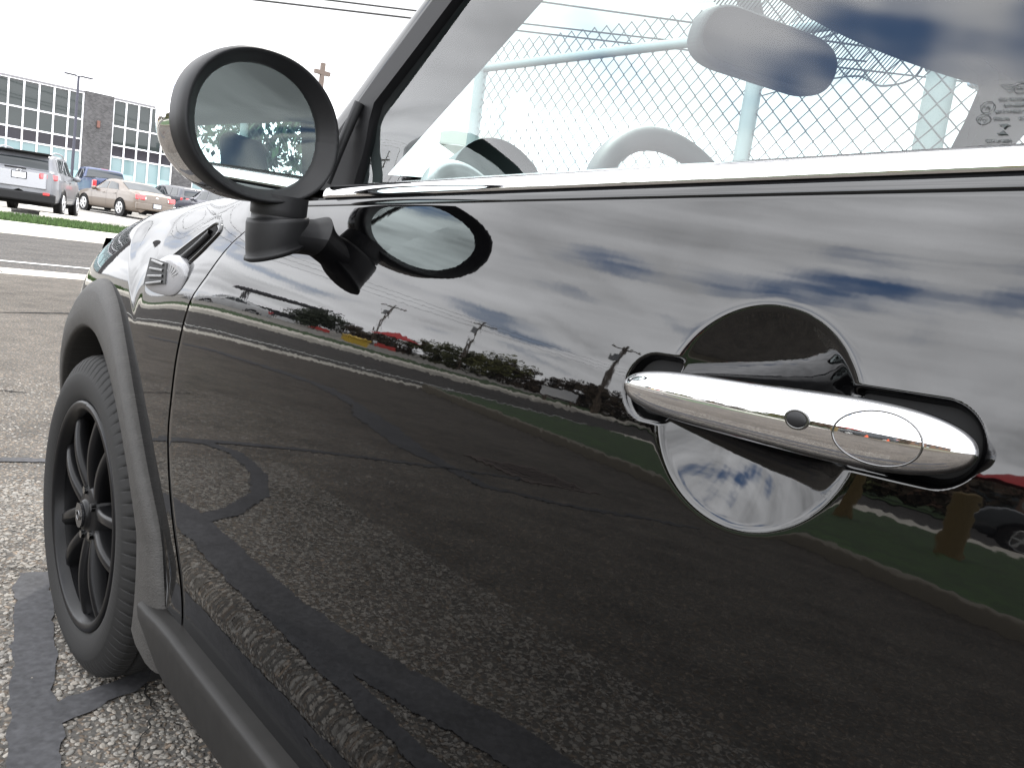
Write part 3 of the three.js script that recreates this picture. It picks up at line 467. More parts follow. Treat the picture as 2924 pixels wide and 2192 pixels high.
// ------------------------------------------------------------------ side mirror
{
  const m = grp('side_mirror', car), C = V(-0.0554, 0.9953, -0.8189), yw = 12 * RAD;
  const A = V(Math.cos(yw), 0, -Math.sin(yw)), N = V(Math.sin(yw), 0.03, Math.cos(yw)).normalize(), B = V(0, 1, 0).addScaledVector(N, -N.y).normalize();
  const pt = (a, b, n) => { const p = C.clone().addScaledVector(A, a * 1.03).addScaledVector(B, b * 1.03).addScaledVector(N, n); return [p.x, p.y, p.z]; };
  const ol = (t, a, b) => { const c = Math.cos(t), q = Math.sin(t), e = 0.93; return [a * Math.sign(c) * Math.abs(c) ** e * (1 - 0.03 * q), b * Math.sign(q) * Math.abs(q) ** e]; };
  const ringRows = (prof, n = 96) => prof.map(([a, b, d]) => { const row = []; for (let i = 0; i < n; i++) { const q = ol(i / n * 2 * Math.PI, a, b); row.push(pt(q[0], q[1], d)); } return row; });
  mesh('mirror_rim', rowsGeo(ringRows([[0.084, 0.0665, -0.040], [0.0880, 0.0700, -0.024], [0.0902, 0.0718, -0.010], [0.0902, 0.0720, -0.003], [0.0888, 0.0710, 0.0022], [0.0866, 0.0695, 0.0036], [0.0838, 0.0676, 0.0022], [0.0785, 0.0637, -0.0035], [0.0730, 0.0602, -0.0085], [0.0705, 0.0585, -0.0112], [0.069, 0.0575, -0.016]]), true), M.plastic, m);
  const shell = []; for (let k = 0; k <= 14; k++) { const f = k / 14 * 90 * RAD, q = Math.cos(f) ** 0.8 * (1 + 0.09 * Math.sin(2 * f)); shell.push([0.0878 * q + 1e-4, 0.0698 * q + 1e-4, -0.024 - 0.062 * Math.sin(f)]); }
  mesh('mirror_cap', rowsGeo(ringRows(shell), true, true), M.chrome, m);
  const RC = 2.2, gl = []; for (let k = 0; k <= 16; k++) gl.push([0.0718 * k / 16 + 1e-5, 0.0596 * k / 16 + 1e-5, -0.0112]);
  const tlx = -0.012, tly = 0.0; // pan and tilt of the glass in its housing
  const rows = gl.map(([a, b, d]) => { const row = []; for (let i = 0; i < 64; i++) { const q = ol(i / 64 * 2 * Math.PI, a, b); row.push(pt(q[0], q[1], d + tlx * q[0] * 0.5 + tly * q[1] - (q[0] * q[0] + q[1] * q[1]) / (2 * RC))); } return row; });
  mesh('mirror_glass', rowsGeo(rows, true), M.mirror, m);
  // neck, elbow and arm
  const ex = V(-0.022, 0, -0.846), neck = [[0.932, 0.0285], [0.918, 0.0282], [0.9120, 0.0280], [0.9112, 0.0268], [0.9100, 0.0268], [0.9092, 0.0305], [0.905, 0.0312], [0.892, 0.0306], [0.880, 0.0292], [0.8735, 0.0285], [0.8725, 0.0300], [0.8690, 0.0300], [0.8665, 0.0262], [0.8655, 0.018], [0.865, 0.001]];
  mesh('mirror_neck', rowsGeo(neck.map(([y, r], k) => { const row = []; for (let i = 0; i < 40; i++) { const t = i / 40 * 2 * Math.PI, c = Math.cos(t); row.push([ex.x + r * c * 1.05, y + (k > 7 ? 0.42 * r * c + 0.004 : 0) + (k > 3 && k <= 7 ? 0.16 * r * c : 0), ex.z + r * 0.98 * Math.sin(t)]); } return row; }), true, true), M.plastic, m);
  const arm = []; for (let k = 0; k <= 18; k++) { const t = k / 18, x = lerp(-0.022, 0.045, t), ry = lerp(0.0225, 0.0195, sstep(0, 0.45, t)) + 0.006 * sstep(0.55, 0.95, t), rz = lerp(0.029, 0.0245, sstep(0, 0.45, t)) + 0.008 * sstep(0.55, 0.95, t), row = []; for (let i = 0; i < 32; i++) { const a = i / 32 * 2 * Math.PI; row.push([x, 0.8935 + ry * Math.sin(a), -0.846 + rz * Math.cos(a)]); } arm.push(row); }
  mesh('mirror_arm', rowsGeo(arm, true), M.plastic, m);
}
// ------------------------------------------------------------------ cabin
{
  const sw = grp('steering_wheel', car); sw.position.set(0.485, 0.920, -0.70); sw.rotation.set(-22 * RAD, 0, 0);
  const t = new THREE.TorusGeometry(0.18, 0.0165, 16, 64); mesh('wheel_rim', t, std(lin(0.09, 0.09, 0.092), 0.55), sw);
  mesh('wheel_hub', bx(0.15, 0.12, 0.05, 0, -0.02, -0.02, 0.02), M.interior, sw);
  for (const s of [-1, 1]) mesh('wheel_spoke', bx(0.11, 0.03, 0.02, s * 0.11, -0.01, -0.01, 0.008), M.interior, sw);
  const pod = grp('instrument_pod', car); pod.position.set(0.36, 0.962, -0.985); pod.rotation.x = -0.25;
  const hood = new THREE.CylinderGeometry(0.098, 0.085, 0.09, 48, 1, true); hood.rotateX(Math.PI / 2); mesh('pod_hood', hood, std(lin(0.05, 0.06, 0.06), 0.5), pod);
  const face = new THREE.CylinderGeometry(0.082, 0.082, 0.01, 48); face.rotateX(Math.PI / 2); face.translate(0, 0, -0.03); mesh('pod_dial', face, std(lin(0.02, 0.03, 0.03), 0.3), pod);
  const dash = []; for (let i = 0; i <= 40; i++) { const s = i / 20 - 1, x = CX + s * 0.70, zc = lerp(-1.15, -0.97, s * s); dash.push([[x, 0.955, zc + 0.01], [x, 0.972, zc + 0.10], [x, 0.962, zc + 0.22], [x, 0.90, zc + 0.28], [x, 0.7, zc + 0.26], [x, 0.5, zc + 0.2]]); }
  mesh('dashboard', rowsGeo(dash, false, true), M.interior, car);
  const vent = new THREE.TorusGeometry(0.055, 0.012, 12, 40); vent.rotateX(-0.5); vent.translate(0.235, 0.955, -0.865); mesh('air_vent', vent, std(lin(0.25, 0.25, 0.25), 0.3, 0.6), car);
  const rv = grp('rear_view_mirror', car); rv.position.set(0.745, 1.276, -0.808); rv.scale.setScalar(0.95);
  const sh = new THREE.Shape(); const w = 0.128, h = 0.042; sh.moveTo(-w, -h * 0.2); sh.quadraticCurveTo(-w, h, -w * 0.55, h); sh.lineTo(w * 0.6, h * 0.92); sh.quadraticCurveTo(w, h * 0.8, w, 0); sh.quadraticCurveTo(w, -h, w * 0.55, -h); sh.lineTo(-w * 0.55, -h); sh.quadraticCurveTo(-w, -h, -w, -h * 0.2);
  const bg = new THREE.ExtrudeGeometry(sh, { depth: 0.02, bevelEnabled: true, bevelSize: 0.008, bevelThickness: 0.012, bevelSegments: 4, curveSegments: 12 }); bg.translate(0, 0, -0.02);
  const body = mesh('mirror_body', bg, M.interior, rv); body.rotation.set(0.1, -0.42, -0.03);
  const gface = new THREE.ShapeGeometry(sh); const gm = mesh('mirror_face', gface, M.mirror, rv); gm.rotation.copy(body.rotation); gm.position.set(-0.0065, 0.001, 0.0135);
  mesh('mirror_stem', cyl(0.016, 0.02, [0.0, 0.02, -0.02], [-0.01, 0.11, -0.06]), M.interior, rv);
  const seat = (x, name) => { const s = grp(name, car); s.position.set(x, 0, 0.12); const c = []; mesh('seat_cushion', bx(0.48, 0.14, 0.5, 0, 0.42, -0.22, 0.05), M.seat, s); const b = mesh('seat_back', bx(0.48, 0.62, 0.13, 0, 0.28, 0, 0.05), M.seat, s); b.position.set(0, 0.48, 0.05); b.rotation.x = 0.3; const hr = mesh('headrest', bx(0.26, 0.19, 0.09, 0, 0, 0, 0.04), M.seat, s); hr.position.set(0, 1.12, 0.24); hr.rotation.x = 0.2; for (const d of [-0.06, 0.06]) mesh('headrest_post', cyl(0.006, 0.006, [d, 0.95, 0.18], [d, 1.08, 0.23], 8), M.chromeDark, s); };
  seat(0.45, 'front_seat'); seat(2 * CX - 0.45, 'front_seat');
  const rs = grp('rear_seat', car); rs.position.set(CX, 0, 0.98); mesh('seat_cushion', bx(1.15, 0.16, 0.45, 0, 0.42, -0.2, 0.05), M.seat, rs); const rb = mesh('seat_back', bx(1.15, 0.58, 0.14, 0, 0.3, 0, 0.05), M.seat, rs); rb.position.set(0, 0.45, 0.1); rb.rotation.x = 0.25; for (const s of [-1, 1]) { const hh = mesh('headrest', bx(0.26, 0.14, 0.08, s * 0.32, 1.07, 0.27, 0.035), M.seat, rs); }
  mesh('door_card', slab([[0.06, 0.5, -1.05], [0.06, 0.5, 0.14]], [[0.065, 0.955, -0.9], [0.065, 0.985, 0.14]], [0.03, 0, 0]), M.interior, car);
  mesh('far_door_card', slab([[1.58, 0.5, -1.05], [1.58, 0.5, 1.2]], [[1.575, 0.945, -0.9], [1.575, 0.99, 1.2]], [-0.03, 0, 0]), M.interior, car);
  mesh('cabin_floor', bx(1.45, 0.04, 2.6, CX, 0.32, 0.1), M.void, car);
}
M.paleAsphalt = (() => { const a = tileNoise(512, 8, 91, 6), b = tileNoise(512, 128, 92, 2); return std(0xffffff, 0.95, 0, { map: dataTex(512, (i, j) => { const v = 112 + 36 * (a[j * 512 + i] - 0.5) + 44 * (b[j * 512 + i] - 0.5); return [v * 1.03, v, v * 0.95]; }, true) }); })();  // far lot asphalt, made paler in its base colour
// ------------------------------------------------------------------ kerbs, verge, road and far parking lot
{
  const strip = (name, sec, x0, x1, n, mat, s = 1) => { // section of [y, z] swept along x
    const g = gridGeo(n, sec.length - 1, (u, v, i, j) => { const x = lerp(x0, x1, u); return [x, sec[j][0], sec[j][1], x / s, (sec[j][1] + sec[j][0]) / s]; });
    return struct(name, g, mat);
  };
  strip('near_gutter', [[0.0, -10.40], [0.008, -10.42], [0.010, -11.05], [0.0, -11.12]], -40, 60, 40, std(lin(0.7, 0.7, 0.7), 0.9, 0, { map: M.concrete.map }), 1.6);
  strip('road', [[-0.004, -11.10], [0.0, -15.5], [0.0, -20.0]], -200, 200, 40, M.road, 3);
  strip('lane_line', [[0.004, -12.12], [0.004, -12.26]], -60, 60, 8, std(lin(0.55, 0.55, 0.53), 0.8));
  strip('far_kerb', [[0.0, -19.98], [0.14, -20.02], [0.155, -20.05], [0.155, -20.2], [0.16, -20.25]], -60, 60, 20, M.concrete, 1.6);
  strip('far_pavement', [[0.16, -20.25], [0.18, -22.3]], -60, 60, 40, M.concrete, 1.9);
  strip('verge_ground', [[0.175, -22.3], [0.23, -23.0], [0.28, -24.3]], -60, 60, 40, M.grassGround, 2);
  strip('far_parking_lot', [[0.285, -24.3], [0.55, -45.0], [0.6, -90]], -80, 120, 40, M.paleAsphalt, 4);
  // joints between the kerb stones of the near gutter
  for (let x = -8; x < 12; x += 3) { const j = struct('gutter_joint', bx(0.012, 0.004, 0.64, x + 0.4, 0.0105, -10.74), M.void); }
  // grass blades of the verge
  const blade = new THREE.BufferGeometry(); blade.setAttribute('position', new THREE.Float32BufferAttribute([-0.012, 0, 0, 0.012, 0, 0, 0.004, 0.085, 0.012, -0.01, 0, 0.008, 0.008, 0, -0.008, -0.012, 0.07, -0.01], 3)); blade.computeVertexNormals();
  const im = new THREE.InstancedMesh(blade, std(0xffffff, 0.9), 26000), q = new THREE.Matrix4(), e = new THREE.Euler(), cc = new THREE.Color();
  for (let k = 0; k < 26000; k++) { const x = lerp(-4, 18, rg()), z = lerp(-22.35, -24.28, rg()), y = lerp(0.175, 0.28, (z + 22.3) / -2); e.set((rg() - 0.5) * 0.9, rg() * 6.3, (rg() - 0.5) * 0.9); const s = 0.6 + 0.8 * rg(); q.compose(V(x, y, z), new THREE.Quaternion().setFromEuler(e), V(s, s, s)); im.setMatrixAt(k, q); const v = 0.7 + 0.6 * rg(); im.setColorAt(k, cc.setRGB(0.046 * v, 0.085 * v, 0.02 * v)); }
  im.name = 'verge_grass'; im.castShadow = im.receiveShadow = true; im.userData = { kind: 'stuff', label: 'mown green grass verge along the far kerb', category: 'grass' }; scene.add(im);
  // painted bays and white wheel stops on the far lot
  const lotY = z => z > -45 ? lerp(0.285, 0.55, (z + 24.3) / -20.7) : lerp(0.55, 0.6, (z + 45) / -45);
  for (const [x, z, a] of [[6.6, -33.5, 0.1], [9.4, -33.5, 0.1], [12.2, -33.5, 0.1], [2.2, -27.5, -0.35], [5.9, -26.3, -0.35], [8.4, -26.8, -0.35]]) { const g = bx(0.11, 0.004, 4.8, 0, 0, 0); g.rotateX(Math.atan(0.0128)); g.rotateY(a); g.translate(x, lotY(z) + 0.006, z); const m = struct('bay_line', g, std(lin(0.7, 0.7, 0.68), 0.8)); }
  for (const [x, z] of [[1.2, -25.2], [3.2, -24.9], [5.6, -25.1]]) { const st = mesh('wheel_stop', bx(1.7, 0.13, 0.16, 0, 0.06, 0, 0.03), M.concrete); st.position.set(x, lotY(z), z); tag(st, 'low white concrete wheel stop at the lot edge behind the silver suv', 'wheel stop', 'wheel stops along the lot edge'); }
}
const lotAt = z => z > -45 ? lerp(0.285, 0.55, clamp((z + 24.3) / -20.7, 0, 1)) : lerp(0.55, 0.6, (z + 45) / -45);
{ // left-hand side of the lot: kerb, grass strip, pavement and the side street (seen mirrored in the paint)
  const kx = spline([[-12, -7.3], [-10.6, -7.0], [-6, -5.8], [-4, -5.2], [-2.3, -4.5], [0, -3.6], [2, -3.25], [40, -3.2]]), kerb = []; for (let z = 40; z >= 3; z -= 1.2) kerb.push([kx(z), z]); for (let z = 2.8; z >= -10.3; z -= 0.3) kerb.push([kx(z), z]);
  const rows = kerb.map(([x, z]) => [[x + 0.03, 0, z], [x + 0.01, 0.11, z], [x - 0.02, 0.13, z], [x - 0.14, 0.13, z], [x - 0.16, 0.12, z]]);
  struct('lot_kerb', rowsGeo(rows), std(lin(0.13, 0.115, 0.09), 0.95));
  const pts = [...kerb.map(([x, z]) => [x - 0.15, z]), [-11.5, -10.3], [-11.5, 40]];
  const gs = sheet('grass_strip', pts, 0.12, M.grassGround, 2); gs.userData = { kind: 'structure' };
  const pv = sheet('side_pavement', [[-11.5, 40], [-11.5, -10.3], [-13.1, -10.3], [-13.1, 40]], 0.116, M.concrete, 1.8); pv.userData = { kind: 'structure' };
  const rd = sheet('side_street', [[-13.1, 60], [-13.1, -60], [-23, -60], [-23, 60]], 0.006, M.road, 3); rd.userData = { kind: 'structure' };
  const fg = sheet('far_grass', [[-23, 60], [-23, -60], [-60, -60], [-60, 60]], 0.06, M.grassGround, 3); fg.userData = { kind: 'structure' };
}
// ------------------------------------------------------------------ loose stones and tar repairs on the asphalt
{
  const tars = [];
  const ragged = (pts, amp, seed) => { const out = []; for (let i = 0; i < pts.length; i++) { const a = pts[i], b = pts[(i + 1) % pts.length], L = Math.hypot(b[0] - a[0], b[1] - a[1]), n = Math.max(1, Math.round(L / 0.02)); for (let k = 0; k < n; k++) { const t = k / n, x = lerp(a[0], b[0], t), z = lerp(a[1], b[1], t); out.push([x + amp * (perlin.noise(x * 14, z * 14, seed) + 0.8 * perlin.noise(x * 47, z * 47, seed + 3)), z + amp * (perlin.noise(x * 14, z * 14, seed + 9) + 0.8 * perlin.noise(x * 47, z * 47, seed + 5))]); } } return out; };
  const tar = (pts, amp, seed, y = 0.004) => { const p = ragged(pts, amp, seed); tars.push(p); const m = sheet('tar_seal', p, y, M.tar, 0.9); m.userData = { kind: 'structure' }; };
  const band = (line, w) => { const L = [], R = []; line.forEach((p, i) => { const a = line[Math.max(0, i - 1)], b = line[Math.min(line.length - 1, i + 1)], d = Math.hypot(b[0] - a[0], b[1] - a[1]), nx = -(b[1] - a[1]) / d, nz = (b[0] - a[0]) / d, ww = (p[2] ?? w) / 2; L.push([p[0] + nx * ww, p[1] + nz * ww]); R.unshift([p[0] - nx * ww, p[1] - nz * ww]); }); return [...L, ...R]; };
  // strip beside the front wheel with a branch under the car
  tar([[0.012, -2.14], [0.085, -2.12], [0.004, -1.742], [-0.036, -1.525], [0.03, -1.545], [0.085, -1.56], [0.16, -1.60], [0.16, -1.55], [0.085, -1.50], [0.02, -1.475], [-0.045, -1.455], [-0.075, -1.336], [-0.12, -1.05], [-0.20, -1.05], [-0.141, -1.373], [-0.108, -1.537], [-0.062, -1.773]], 0.011, 1.3);
  tar(band([[-3, -3.3], [-1.6, -3.2], [-0.4, -3.17], [0.15, -3.13], [0.3, -3.085], [0.8, -3.0], [1.8, -2.9]], 0.05), 0.006, 2.3);
  // broad forked repair running along the car, mirrored in the door
  tar([[-0.30, -2.62], [-0.38, -2.30], [-0.39, -1.95], [-0.40, -1.60], [-0.44, -1.35], [-0.50, -1.15], [-0.56, -0.95], [-0.60, -0.5], [-0.66, 0.4], [-0.54, 0.4], [-0.47, -0.6], [-0.42, -0.95], [-0.36, -1.15], [-0.335, -1.285], [-0.325, -1.20], [-0.315, -1.0], [-0.31, -0.5], [-0.30, 0.3], [-0.23, 0.3], [-0.24, -0.6], [-0.265, -1.05], [-0.265, -1.45], [-0.255, -1.75], [-0.26, -2.05], [-0.275, -2.35]], 0.010, 4.1);
  tar(band([[-0.55, -3.2], [-0.74, -3.16], [-0.83, -3.0], [-0.80, -2.72], [-0.68, -2.45], [-0.5, -2.28], [-0.34, -2.22]], 0.07), 0.008, 5.2, 0.0042);
  tar(band([[-1.9, -8.2, 0.2], [-2.5, -7.8, 0.28], [-2.95, -7.2, 0.34], [-3.2, -6.6, 0.26], [-2.9, -5.4, 0.14], [-2.6, -4.7, 0.3], [-2.25, -3.7, 0.22], [-2.15, -2.9, 0.1], [-2.6, -2.7, 0.08], [-3.6, -2.6, 0.06]], 0.1), 0.02, 6.4);
  const gr = grp('drain_grate'); gr.position.set(-3.05, 0.004, -3.5); tag(gr, 'square iron drain grate set in the asphalt beside the tar seams', 'drain'); mesh('grate_frame', merge([bx(0.62, 0.008, 0.05, 0, 0, 0.29), bx(0.62, 0.008, 0.05, 0, 0, -0.29), bx(0.05, 0.008, 0.53, 0.285, 0, 0), bx(0.05, 0.008, 0.53, -0.285, 0, 0)]), std(lin(0.05, 0.035, 0.028), 0.9), gr); mesh('grate_pit', bx(0.53, 0.002, 0.53, 0, -0.001, 0), M.void, gr); for (let k = 0; k < 9; k++) mesh('grate_bar', bx(0.03, 0.007, 0.53, -0.235 + k * 0.0588, 0, 0), std(lin(0.05, 0.035, 0.028), 0.9), gr);
  // cracks
  const crack = (pts, w) => { const l = []; for (let i = 0; i < pts.length - 1; i++) { const n = 14; for (let k = 0; k < n; k++) { const t = k / n, x = lerp(pts[i][0], pts[i + 1][0], t), z = lerp(pts[i][1], pts[i + 1][1], t); l.push([x + 0.012 * perlin.noise(x * 30, z * 30, 2), z + 0.012 * perlin.noise(x * 30, z * 30, 7), w * (0.5 + rg())]); } } const m = sheet('asphalt_crack', band(l, w), 0.0035, M.void); m.userData = { kind: 'structure' }; };
  crack([[-0.02, -2.18], [0.06, -2.16], [0.15, -2.085]], 0.004); crack([[0.12, -1.56], [0.10, -1.42], [0.03, -1.30], [0.02, -1.20]], 0.0025); crack([[0.6, -7.1], [0.81, -7.05], [1.36, -7.24]], 0.03); crack([[0.0, -4.6], [0.2, -4.35], [0.45, -4.2]], 0.012); crack([[-1.1, -4.4], [-0.6, -4.15], [-0.2, -4.1]], 0.012);
  const inTar = (x, z) => tars.some(p => { let c = false; for (let i = 0, j = p.length - 1; i < p.length; j = i++) if ((p[i][1] > z) !== (p[j][1] > z) && x < (p[j][0] - p[i][0]) * (z - p[i][1]) / (p[j][1] - p[i][1]) + p[i][0]) c = !c; return c; });
  const st = new THREE.IcosahedronGeometry(1, 1), pp = st.attributes.position; for (let i = 0; i < pp.count; i++) { const x = pp.getX(i), y = pp.getY(i), z = pp.getZ(i), k = 1 + 0.28 * perlin.noise(x * 1.7 + 5, y * 1.7, z * 1.7); pp.setXYZ(i, x * k, y * k, z * k); } st.computeVertexNormals();
  const N = 30000, im = new THREE.InstancedMesh(st, std(0xffffff, 0.8), N), q = new THREE.Matrix4(), e = new THREE.Euler(), c = new THREE.Color(); let k = 0;
  while (k < N) { const far = k > 24000, x = far ? lerp(-1.9, 0.6, rg()) : lerp(-1.0, 0.2, rg()), z = far ? lerp(-4.6, -2.6, rg()) : lerp(-2.9, -0.2, rg()); if (inTar(x, z) && rg() > 0.2) continue; const s = 0.002 + 0.0036 * rg() ** 1.8; e.set((rg() - 0.5) * 0.6, rg() * 6.3, (rg() - 0.5) * 0.6); q.compose(V(x, s * 0.12, z), new THREE.Quaternion().setFromEuler(e), V(s * (1 + 0.6 * rg()), s * 0.45, s)); im.setMatrixAt(k, q); const v = 0.085 + 0.065 * rg() ** 1.2, w = rg() * 0.14; im.setColorAt(k, c.setRGB(v * (1.05 + w * 0.5), v, v * (0.9 - w * 0.4))); k++; }
  im.name = 'asphalt_aggregate'; im.castShadow = im.receiveShadow = true; im.userData = { kind: 'stuff', label: 'pale stones standing proud of the worn asphalt', category: 'gravel' }; scene.add(im);
}
// ------------------------------------------------------------------ office building across the road
{
  const b = grp('office_building'); b.position.set(0, 0.6, -58); tag(b, 'long two storey building with white window grid and grey brick piers', 'building');
  const Y = [0, 0.9, 3.2, 3.93, 5.1, 6.6], yTop = 6.72, M2 = {};
  M2.dark = phys(lin(0.02, 0.026, 0.025), { roughness: 0.03, specularIntensity: 0.6 });
  M2.span = phys(lin(0.018, 0.016, 0.021), { roughness: 0.1, specularIntensity: 0.4 });
  M2.low = phys(lin(0.13, 0.2, 0.205), { roughness: 0.06, ior: 1.5 });  // pale tint stands in for the light these lower panes reflect
  M2.palePanel = std(lin(0.28, 0.42, 0.42), 0.7);
  M2.frame = std(lin(0.72, 0.72, 0.74), 0.5);
  const bays = [[-2.4, 13.55, 20], [15.3, 19.05, 5], [20.46, 24.5, 5]];
  for (const [x0, x1, n] of bays) {
    const w = (x1 - x0) / n;
    for (let i = 0; i < n; i++) for (let r = 0; r < 5; r++) {
      const g = bx(w - 0.07, Y[r + 1] - Y[r] - 0.07, 0.03, x0 + (i + 0.5) * w, (Y[r] + Y[r + 1]) / 2, -0.05);
      mesh('window_pane', g, r === 2 ? M2.span : r < 2 ? M2.low : M2.dark, b);
      if (r === 1 && (i * 7 + n) % 5 < 4) { const h = 0.9 + 0.5 * (((i * 37) % 10) / 10); mesh('pale_window_panel', bx(w - 0.1, h, 0.012, x0 + (i + 0.5) * w, Y[1] + h / 2 + 0.05, -0.028), M2.palePanel, b); }  // pale cyan panels of varied height set on the lower panes
    }
    for (let i = 0; i <= n; i++) mesh('mullion', bx(0.085, yTop - 0.02, 0.1, x0 + i * w, yTop / 2, 0), M2.frame, b);
    for (const y of Y.slice(1, 5)) mesh('transom', bx(x1 - x0, 0.085, 0.09, (x0 + x1) / 2, y, 0), M2.frame, b);
    mesh('parapet', bx(x1 - x0, 0.11, 0.25, (x0 + x1) / 2, yTop + 0.035, -0.05), std(lin(0.16, 0.155, 0.16), 0.6), b);
  }
  for (const [x0, x1] of [[-4.2, -2.45], [13.6, 15.25], [19.1, 20.4], [24.55, 26.4]]) { const g = new THREE.BoxGeometry(x1 - x0, yTop + 0.1, 0.5), uv = g.attributes.uv; for (let i = 0; i < uv.count; i++) uv.setXY(i, uv.getX(i) * (x1 - x0) / 2.2, uv.getY(i) * 3.1); g.translate((x0 + x1) / 2, yTop / 2 + 0.05, -0.05); mesh('brick_pier', g, M.brick, b); }
  const wl = mesh('wall_lamp', bx(0.18, 0.42, 0.14, 14.42, 4.98, 0.26, 0.02), std(lin(0.12, 0.05, 0.035), 0.6), b);
  mesh('building_body', bx(30.4, yTop - 0.1, 14, 11.1, yTop / 2, -7.2), std(lin(0.2, 0.2, 0.2), 0.9), b);
}
{ // lamp post with two flat heads
  const l = grp('lamp_post'); l.position.set(10.1, lotAt(-45), -45); tag(l, 'tall dark lamp post with two flat heads before the office building', 'street lamp');
  mesh('pole', cyl(0.075, 0.055, [0, 0.3, 0], [0.06, 6.0, 0]), std(lin(0.03, 0.03, 0.045), 0.5), l); mesh('pole_base', cyl(0.2, 0.18, [0, 0, 0], [0, 0.35, 0], 16), M.concrete, l);
  for (const s of [-1, 1]) { const g = bx(0.5, 0.06, 0.24, s * 0.36 + 0.06, 6.02, 0, 0.02); mesh('lamp_head', g, std(lin(0.04, 0.04, 0.05), 0.5), l); mesh('lamp_arm', bx(0.16, 0.05, 0.05, s * 0.08 + 0.06, 6.0, 0), std(lin(0.04, 0.04, 0.05), 0.5), l); }
}
{ // cross on a mast behind the mirror
  const c = grp('cross_on_mast'); c.position.set(30.2, 0.6, -60); tag(c, 'plain brown cross standing on a mast beyond the side mirror', 'cross');
  mesh('mast', cyl(0.16, 0.12, [0, 0, 0], [0, 10.8, 0], 10), std(lin(0.09, 0.07, 0.06), 0.8), c); mesh('upright', bx(0.3, 2.1, 0.28, 0, 11.75, 0), std(lin(0.1, 0.075, 0.06), 0.8), c); mesh('crossbar', bx(1.25, 0.3, 0.3, 0, 12.1, 0), std(lin(0.1, 0.075, 0.06), 0.8), c);
}
